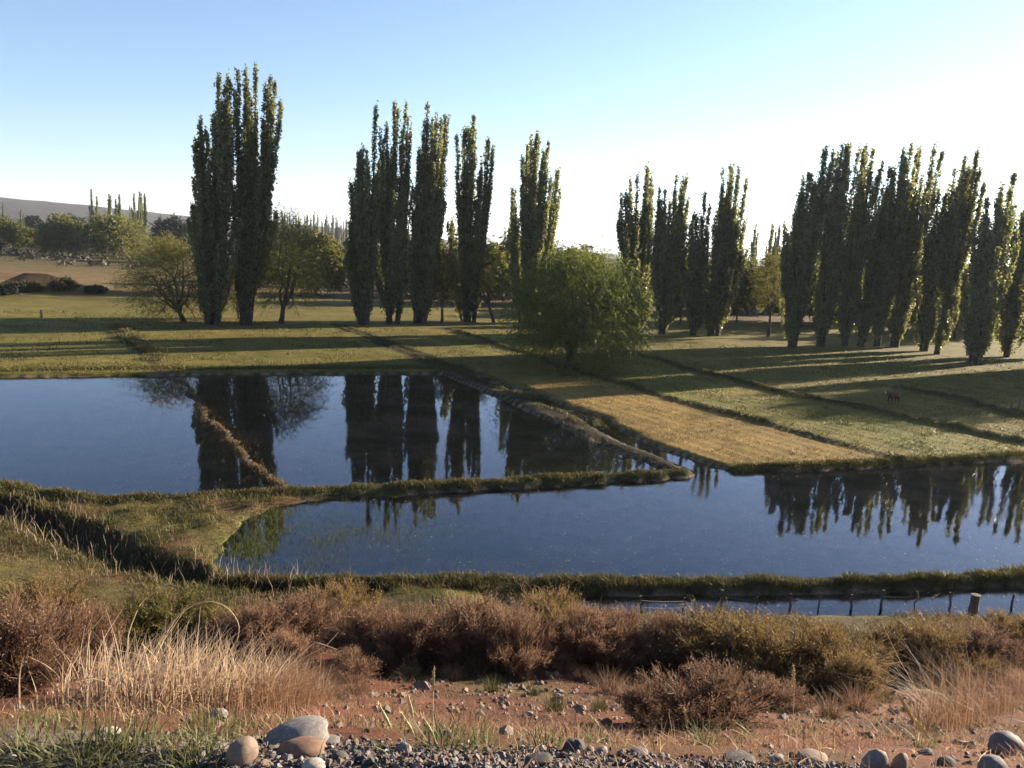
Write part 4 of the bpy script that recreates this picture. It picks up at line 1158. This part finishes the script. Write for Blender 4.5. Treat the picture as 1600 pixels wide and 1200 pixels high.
def edge_grass(name, label, px0, px1, py0, py1, n, h, w, mat, lean=.8, thr=.45, seed=500, cl=2.2):
    pa = [hit(px0, py0), hit(px1, py0), hit(px1, py1), hit(px0, py1)]
    x0 = min(p[0] for p in pa); x1 = max(p[0] for p in pa); y0 = min(p[1] for p in pa); y1 = max(p[1] for p in pa)
    x = rng.uniform(x0, x1, n); y = y0 + (y1 - y0) * rng.uniform(0, 1, n) ** 1.3
    k = fbm(x * cl, y * cl, seed, 3) > thr
    x, y = x[k], y[k]; n = len(x)
    V, F, tip = blades(np.stack([x, y, land(x, y) - .005], 1), h * rng.uniform(.35, 1.3, n), rng.uniform(0, 6.28, n), rng.uniform(.1, lean, n), w * rng.uniform(.6, 1.3, n), rng, 3)
    obj(name, new_mesh(name, V, [F], mat, tip=tip), kind='stuff', label=label, category='grass')


edge_grass('verge_grass', 'short dry straw stubble along the road edge', -60, 1660, 1100, 1172, 9000, .075, .0034, 'straw', 1.6, .46, 501)
edge_grass('verge_grass', 'rusty dry stubble along the road edge', -60, 1660, 1095, 1165, 17000, .07, .0034, 'red_straw', 1.7, .42, 502)
edge_grass('verge_grass', 'sparse green blades along the road edge', -60, 1660, 1110, 1180, 7000, .075, .0036, 'green_grass', 1.2, .52, 503)
edge_grass('weeds', 'green grassy weeds in the left corner of the verge', -40, 420, 1130, 1200, 2200, .06, .004, 'green_grass', 1.6, .5, 504, 3.0)
edge_grass('weeds', 'green weeds behind the round stone at the right', 1450, 1640, 1095, 1160, 3500, .09, .0042, 'green_grass', 1.3, .45, 505)
edge_grass('slope_grass', 'dry grass on the far part of the slope', -40, 1640, 1055, 1105, 16000, .11, .008, 'red_straw', 1.2, .55, 506, .8)

# tufts with seed heads on the verge
def seed_tuft(label, px, py, n, hpx, heads, seed, group='green tufts on the road edge', spread=.07):
    rg = np.random.default_rng(seed); p = hit(px, py); m = depth(p) / FPX; n = int(n * .6); hpx *= .75
    a = rg.uniform(0, 6.28, n); r = rg.uniform(0, 1, n) ** .7 * spread
    B = np.stack([np.cos(a) * r, np.sin(a) * r, np.full(n, -.01)], 1)
    V, F, tip = blades(B, hpx * m * rg.uniform(.4, 1.1, n), a + rg.normal(size=n) * .5, rg.uniform(.15, 1.0, n), .0048, rg, 4)
    e = thing('grass_tuft', label, 'grass tuft', p, 0, group)
    obj('blades', new_mesh('tuft_blades', V, [F], 'green_grass', tip=tip), e)
    for (hx, hy, bx_, by_) in heads:
        P0 = ray(bx_, by_); P0 = np.array([P0[0] / P0[1] * p[1], p[1], CAMH + P0[2] / P0[1] * p[1]]) - p
        P1 = ray(hx, hy); P1 = np.array([P1[0] / P1[1] * p[1], p[1], CAMH + P1[2] / P1[1] * p[1]]) - p
        d = P1 - P0; u = np.linspace(0, 1, 6)[:, None]
        base = np.array([P0[0] * .3, 0, 0]); pp = base * (1 - u) ** 2 + u * (2 - u) * P0 + 0 * u
        tv, tf = tube(np.vstack([base, base * .4 + P0 * .6, P0]), [.0022, .002, .0016], 4)
        st = obj('stalk', new_mesh('tuft_stalk', tv, [tf], 'stalk', tip=np.zeros(len(tv))), e)
        s = np.linspace(0, 1, 6); L = np.linalg.norm(d)
        tv, tf = tube(P0 + d * s[:, None], np.array([.15, .75, 1, .8, .5, .1]) * max(.0028, L * .055), 6)
        nn = 46; q = rg.uniform(0, 1, nn); cc_ = P0 + d * q[:, None]
        dd_ = d / L + rg.normal(size=(nn, 3)) * .35
        lv, lf = leaf_quads(cc_ + dd_ * L * .08, np.full(nn, .0035), rg, axis=dd_ / np.linalg.norm(dd_, axis=1)[:, None], aspect=5)
        vv, ff = join([(tv, tf), (lv, lf)])
        obj('seed_head', new_mesh('seed_head', vv, [ff], 'seed', tip=np.zeros(len(vv))), st)
    return e


seed_tuft('green tuft with four tall pale seed heads, centre of the road edge', 690, 1172, 300, 62, [(636, 1080, 646, 1125), (628, 1115, 648, 1150), (660, 1118, 680, 1155), (592, 1100, 612, 1140)], 21, spread=.13)
seed_tuft('single tall seed head rising before the ochre shrubs', 1241, 1150, 60, 34, [(1240, 1038, 1241, 1075)], 22)
seed_tuft('bright green low tuft with no seed heads, right of centre', 852, 1168, 230, 34, [], 23, spread=.09)
seed_tuft('bright green tuft under the low tangled shrub', 1102, 1165, 230, 46, [(1070, 1108, 1074, 1140)], 24, spread=.09)
seed_tuft('short tuft with two drooping seed heads before the ochre shrubs', 1165, 1160, 90, 40, [(1148, 1127, 1172, 1148), (1143, 1140, 1166, 1152)], 25)
seed_tuft('tuft with a pale upright seed head under the rusty shrub', 1270, 1150, 70, 40, [(1269, 1112, 1268, 1128)], 26)
seed_tuft('tuft with two slanting seed heads left of the big round stone', 1440, 1168, 90, 60, [(1402, 1082, 1428, 1128), (1425, 1118, 1455, 1158)], 27)
seed_tuft('green tuft with one thin head before the bare soil', 745, 1160, 120, 44, [(752, 1100, 747, 1130)], 28)
seed_tuft('upright seed head alone at the left end of the soil', 678, 1150, 40, 34, [(678, 1046, 677, 1080)], 29)
seed_tuft('yellowish tuft with one slanting head, middle of the verge', 930, 1160, 110, 40, [(922, 1118, 938, 1135)], 30)
seed_tuft('green tuft left of the big grey boulder', 320, 1150, 260, 60, [], 31, spread=.12)
seed_tuft('green tuft at the bottom edge in the left corner', 130, 1190, 320, 70, [], 32, spread=.16)
seed_tuft('green tuft under the pale straw clump', 205, 1165, 220, 60, [(205, 1115, 200, 1140)], 33, spread=.11)
seed_tuft('green tuft at the left edge of the verge', 30, 1180, 220, 60, [], 34, spread=.14)
seed_tuft('thin flowering weed before the dark left shrub', 106, 1100, 24, 30, [(110, 1040, 106, 1070)], 35)
seed_tuft('small green tuft beside the brown round stone', 300, 1185, 200, 48, [], 36, spread=.10)


# ------------------------------------------------------------------ stones
def stone_mesh(seed, sub=3, flat=.7, rough=.16, angular=False):
    bm = bmesh.new(); bmesh.ops.create_icosphere(bm, subdivisions=sub, radius=1)
    v = np.array([x.co[:] for x in bm.verts])
    n = (fbm(v[:, 0] * 1.4 + 7 + seed, v[:, 1] * 1.4 + v[:, 2] * 1.1 + 3, seed, 3) - .5) * 2
    n2 = (fbm(v[:, 2] * 1.6 + 4 + seed, v[:, 0] * 1.2 - v[:, 1] + 9, seed + 5, 3) - .5) * 2
    n3 = (fbm(v[:, 0] * 5 + 3 + seed, v[:, 1] * 5 - v[:, 2] * 4 + 8, seed + 9, 3) - .5) * 2
    r = 1 + rough * n + rough * .8 * n2 + .05 * n3
    if angular:
        rg = np.random.default_rng(seed)
        for _ in range(9):
            q = rg.normal(size=3); q /= np.linalg.norm(q); dd = v @ q
            r = np.where(dd > .55, np.minimum(r, .68 / np.maximum(dd, .3)), r)
    v = v * r[:, None] * np.array([1, .8, flat])
    for x, c in zip(bm.verts, v): x.co = c
    me = bpy.data.meshes.new('stone'); bm.to_mesh(me); bm.free()
    me.polygons.foreach_set('use_smooth', np.full(len(me.polygons), not angular))
    me.materials.append(MAT['stone_grey'])
    return me


STN = [stone_mesh(1, 3, .62), stone_mesh(2, 3, .75), stone_mesh(3, 3, .85), stone_mesh(4, 3, .5), stone_mesh(5, 3, .8, .2, True), stone_mesh(6, 3, .6, .2, True)]
STS = [stone_mesh(11, 2, .7, .3), stone_mesh(12, 2, .6, .3, True), stone_mesh(13, 2, .75, .28, True), stone_mesh(14, 2, .55, .3, True)]


def stone(name, label, px, py, wpx, hpx, mat, k, tilt=0., rz=0., group=None, lib=STN, sink=.45, cat='stone'):
    """py: where the stone meets the ground in the view"""
    p = hit(px, py); m = depth(p) / FPX
    sx = wpx * (1 if name == 'boulder' else .8) * m / 2; sz = hpx * (1.05 if name == 'boulder' else .8) * m / 2 / .75
    o = obj(name, lib[k], None, label=label, category=cat, group=group)
    o.location = (p[0], p[1] + sx * .4, float(land(p[0], p[1] + sx * .4)) + sz * (.72 - sink)); o.scale = (sx, sx, sz); o.rotation_euler = (rng.uniform(-.1, .1), tilt, rz)
    o.material_slots[0].link = 'OBJECT'; o.material_slots[0].material = MAT[mat]
    return o


for a in [
    ('boulder', 'large pale grey speckled boulder, biggest at the road edge', 458, 1164, 104, 52, 'stone_grey', 0, -.20, .2),
    ('boulder', 'smooth orange brown stone leaning on the grey boulder', 466, 1182, 78, 40, 'stone_orange', 0, -.08, .1),
    ('boulder', 'round brown stone left of the grey boulder', 375, 1192, 54, 46, 'stone_brown', 2, -.2, .9),
    ('stone', 'small pale flat stone right of the grey boulder', 512, 1164, 46, 24, 'stone_grey', 3, 0, .4),
    ('stone', 'beige rounded stone at the bottom under the orange one', 488, 1204, 48, 26, 'stone_pale', 1, 0, .2),
    ('stone', 'blue grey stone just right of the grey boulder', 530, 1186, 36, 22, 'stone_dark', 1, .2, .2),
    ('stone', 'pale wedge stone left of the seed head tuft', 628, 1178, 36, 30, 'stone_grey', 4, .3, .4),
    ('stone', 'dark angular block at the verge right of centre', 895, 1176, 52, 34, 'stone_dark', 4, -.15, .6),
    ('stone', 'mauve angular stone right of the dark block', 940, 1178, 34, 24, 'stone_pink', 5, .1, 1.2),
    ('stone', 'flat dark slab at the bottom under the green tuft', 842, 1194, 58, 26, 'stone_dark', 3, -.1, .3),
    ('stone', 'reddish flat stone at the verge near the tangled shrub', 1000, 1180, 38, 18, 'stone_pink', 3, 0, .2),
    ('stone', 'long flat grey stone left of the round pair', 1160, 1192, 66, 22, 'stone_dark', 3, .05, .1),
    ('stone', 'flat brown stone with a sunny top before the round pair', 1275, 1188, 62, 26, 'stone_brown', 3, .08, .2),
    ('stone', 'small grey stone between the flat brown and the long one', 1214, 1190, 40, 26, 'stone_grey', 5, .1, .8),
    ('boulder', 'tall rounded mauve stone at the bottom, left of a pair', 1369, 1212, 46, 58, 'stone_pink', 2, .1, .3),
    ('boulder', 'sunlit half round stone, right of the pair', 1406, 1212, 32, 46, 'stone_orange', 2, .35, .9),
    ('boulder', 'large smooth mauve stone at the right edge', 1580, 1180, 64, 52, 'stone_pink', 1, .45, .3),
    ('boulder', 'grey round topped stone at the bottom right corner', 1556, 1212, 54, 48, 'stone_grey', 1, .1, .6),
    ('stone', 'dark pebble among gravel left of the corner stone', 1482, 1198, 40, 28, 'stone_dark', 2, 0, .5),
    ('stone', 'dark flat cobble beside the round pair', 1450, 1180, 34, 22, 'stone_dark', 5, 0, 1.0),
    ('stone', 'pale flat stone half buried in the left verge', 165, 1150, 48, 20, 'stone_pale', 0, .1, .2),
    ('stone', 'grey stone half hidden by grass under the straw clump', 340, 1122, 36, 26, 'stone_grey', 2, 0, .2),
    ('stone', 'white small stone in the left corner', 14, 1188, 22, 14, 'stone_pale', 4, 0, .2),
    ('stone', 'dark stone in the left corner grass', 45, 1172, 40, 20, 'stone_dark', 5, 0, .8),
]:
    stone(*a)
mats_ = ['stone_brown', 'stone_dark', 'stone_orange', 'stone_pink', 'stone_grey']
for k in range(95):
    px = rng.uniform(525, 1000) if k < 70 else rng.uniform(1240, 1600); py = rng.uniform(1058, 1135) if k < 70 else rng.uniform(1040, 1120)
    w = rng.uniform(6, 15) * (.8 + .4 * (py > 1100))
    stone('stone', 'weathered stone lying on the bare reddish soil', px, py, w, w * rng.uniform(.6, .95), mats_[rng.integers(0, 5)], int(rng.integers(0, 4)), rng.uniform(-.3, .3), rng.uniform(0, 6),
          'stones scattered on the reddish soil', STS, .5)
for k in range(36):
    px = rng.uniform(330, 1600); py = rng.uniform(1166, 1204)
    w = rng.uniform(8, 19)
    stone('stone', 'cobble among the gravel of the road edge', px, py, w, w * rng.uniform(.55, .9), ['stone_dark', 'stone_dark', 'stone_brown', 'stone_pink', 'stone_grey'][rng.integers(0, 5)], int(rng.integers(0, 4)), rng.uniform(-.3, .3), rng.uniform(0, 6),
          'cobbles along the gravel road edge', STS, .5)

# gravel
sv = np.array([[1, 0, 0], [-1, 0, 0], [0, 1, 0], [0, -1, 0], [.25, .1, 1], [0, 0, -1], [-.45, -.35, .8]], float)
sf = np.array([[0, 2, 4], [2, 1, 6], [2, 6, 4], [1, 3, 6], [3, 0, 4], [3, 4, 6], [2, 0, 5], [1, 2, 5], [3, 1, 5], [0, 3, 5]])


def pebbles(name, x, y, s, mats, label):
    n = len(x)
    a = rng.uniform(0, 6.28, n)
    V = sv[None] * (1 + rng.uniform(-.28, .28, (n, len(sv), 1))) * np.stack([s, s * rng.uniform(.6, 1, n), s * rng.uniform(.4, .8, n)], 1)[:, None]
    ca, sa = np.cos(a)[:, None], np.sin(a)[:, None]
    V = np.stack([V[..., 0] * ca - V[..., 1] * sa, V[..., 0] * sa + V[..., 1] * ca, V[..., 2]], -1)
    V += np.stack([x, y, land(x, y) + s * .25], 1)[:, None]
    F = (sf[None] + (np.arange(n) * len(sv))[:, None, None]).reshape(-1, 3)
    mi = np.repeat(rng.integers(0, len(mats), n), len(sf))
    obj(name, new_mesh(name, V.reshape(-1, 3), [F], mats, midx=mi), kind='stuff', label=label, category='gravel')


n = 24000
x = rng.uniform(-2.2, 2.6, n); y = rng.uniform(1.5, 2.62, n); k = (x > -.95 + .3 * rng.normal(size=n)) | (y < 1.6)
x, y = x[k], y[k]
k = y + .02 * x < 2.47 + .09 * rng.normal(size=len(x)); x, y = x[k], y[k]
pebbles('gravel', x, y, np.minimum(np.exp(rng.normal(size=len(x)) * .6) * .0085, .017), ['stone_grey', 'stone_dark', 'stone_pink', 'stone_dark', 'stone_brown'], 'mixed grey gravel of the road edge')
n = 3500
x = rng.uniform(-6, 9, n); y = rng.uniform(2.4, 13, n) ; k = fbm(x, y, 600, 3) > .42; x, y = x[k], y[k]
pebbles('pebbles', x, y, np.exp(rng.normal(size=len(x)) * .5) * (.008 + .0022 * y), ['stone_pink', 'stone_grey', 'stone_brown', 'stone_orange', 'stone_brown'], 'small pebbles strewn over the reddish slope')


# ------------------------------------------------------------------ fences, posts
def post_mesh(name, h, r, seed, sides=7, bend=.03):
    rg = np.random.default_rng(seed)
    u = np.linspace(0, 1, 6); pts = np.stack([rg.normal(size=6) * bend * h * .4, rg.normal(size=6) * bend * h * .4, u * h - .25 * (1 - u)], 1)
    V, F = tube(pts, r * (1 + .12 * rg.normal(size=6)), sides)
    # closed top
    c = len(V); V = np.vstack([V, pts[-1] + np.array([0, 0, r * .15])])
    top = np.array([[c - sides + i, c - sides + (i + 1) % sides, c] for i in range(sides)])
    return new_mesh(name, V, [F, top], 'weathered_wood', smooth=False)


fpos = [(677, 962, 34, 3.5), (937, 958, 26, 2.2), (1000, 958, 28, 4), (1067, 958, 26, 2.4), (1124, 960, 40, 4.5), (1180, 960, 30, 2.4), (1233, 960, 34, 3.4), (1279, 960, 30, 2.6), (1328, 960, 32, 3.4), (1375, 960, 40, 4),
        (1428, 958, 36, 3.2), (1481, 958, 34, 3.2), (1520, 960, 32, 15), (1580, 956, 28, 3.4)]
f0 = hit(1124, 960)
fe = thing('wire_fence', 'low wire fence with thin crooked posts along the water channel', 'fence', f0)
tops = []
for k, (px, py, hp, wp) in enumerate(fpos):
    p = hit(px, py); m = depth(p) / FPX
    h = hp * m * 1.02
    o = obj('post', post_mesh('fence_post', h, max(.012, wp * m / 2), 40 + k, 9 if wp > 9 else 6, .02 if wp > 9 else .08), fe)
    o.location = p - f0
    if wp > 9: o['label'] = 'thick stump like post'
    tops.append((p - f0, h))
for fr_ in (.35, .75):
    parts = []
    for (a, ha), (b, hb) in zip(tops[:-1], tops[1:]):
        A = a + np.array([0, 0, ha * fr_]); Bq = b + np.array([0, 0, hb * fr_]); u = np.linspace(0, 1, 5)[:, None]
        parts.append(tube(A + (Bq - A) * u - np.array([0, 0, .02]) * np.sin(u * math.pi), .0016, 3))
    tv, tf = join(parts); obj('wire', new_mesh('fence_wire', tv, [tf], 'wire'), fe)


def lone_post(label, px, base, top, wpx, seed, group=None):
    p = hit(px, base); m = depth(p) / FPX
    o = obj('wooden_post', post_mesh('wooden_post', (base - top) * m, wpx * m / 2, seed), None, label=label, category='post', group=group)
    o.location = p


lone_post('short wooden post standing alone in the left pasture', 65, 497, 484, 3, 61)
lone_post('wooden post by the right edge beside the earth bank', 1592, 641, 622, 3, 62)
lone_post('thinner stake left of the right edge post', 1579, 642, 627, 1.8, 63)
lone_post('faint stake in the shade near the right edge', 1560, 640, 628, 1.6, 64)


# ------------------------------------------------------------------ the calf on the shaded strip
def calf(px, py, rz):
    p = hit(px, py)
    me = bpy.data.meshes.new('calf_skeleton')
    J = [(0, 0, .62), (.28, 0, .66), (.46, 0, .72), (.60, 0, .80), (.76, 0, .76), (-.26, 0, .64), (-.36, 0, .60), (-.40, 0, .40), (-.41, 0, .26)]
    Rr = [.17, .16, .10, .085, .055, .155, .06, .018, .022]
    E = [(0, 1), (1, 2), (2, 3), (3, 4), (0, 5), (5, 6), (6, 7), (7, 8)]
    for x0, s, dx in ((.27, 1, .02), (.27, -1, -.03), (-.25, 1, -.02), (-.25, -1, .03)):
        b = len(J); front = x0 > 0
        J += [(x0, s * .11, .48), (x0 + (.0 if front else -.07), s * .11, .27), (x0 + dx, s * .11, .05), (x0 + dx + .02, s * .11, 0)]
        Rr += [.075, .038, .028, .034]
        E += [(1 if front else 5, b), (b, b + 1), (b + 1, b + 2), (b + 2, b + 3)]
    for s in (1, -1):
        b = len(J); J += [(.57, s * .13, .86)]; Rr += [.03]; E += [(3, b)]
    me.from_pydata(J, E, [])
    o = bpy.data.objects.new('calf_tmp', me); COL.objects.link(o)
    md = o.modifiers.new('s', 'SKIN')
    for v, r in zip(me.skin_vertices[0].data, Rr): v.radius = (r, r)
    me.skin_vertices[0].data[0].use_root = True
    o.modifiers.new('u', 'SUBSURF').levels = 2
    dg = bpy.context.evaluated_depsgraph_get()
    fm = bpy.data.meshes.new_from_object(o.evaluated_get(dg))
    bpy.data.objects.remove(o)
    fm.name = 'calf'; fm.materials.clear(); fm.materials.append(MAT['hide']); fm.materials.append(MAT['hide_white'])
    for f in fm.polygons:
        c = f.center
        f.material_index = 1 if c[0] > .72 else 0
    q = obj('calf', fm, None, label='small reddish brown calf standing in the shade on the right grass strip', category='calf')
    q.location = p + np.array([0, 0, .02]); q.rotation_euler = (0, 0, rz)


calf(1395, 634, math.radians(205))

# ------------------------------------------------------------------ haze
bm = bmesh.new(); bmesh.ops.create_cube(bm, size=1)
me = bpy.data.meshes.new('haze'); bm.to_mesh(me); bm.free()
hz = obj('haze', me, kind='stuff', label='thin bluish air over the far valley')
hz.scale = (25000, 25000, 330); hz.location = (0, 0, 330 / 2 - 8)
m, n, out = node_mat('haze')
v = n.nodes.new('ShaderNodeVolumePrincipled'); v.inputs['Color'].default_value = (.80, .88, 1, 1); v.inputs['Density'].default_value = 1.1e-4; v.inputs['Anisotropy'].default_value = .3
n.links.new(v.outputs[0], out.inputs['Volume']); me.materials.append(m)
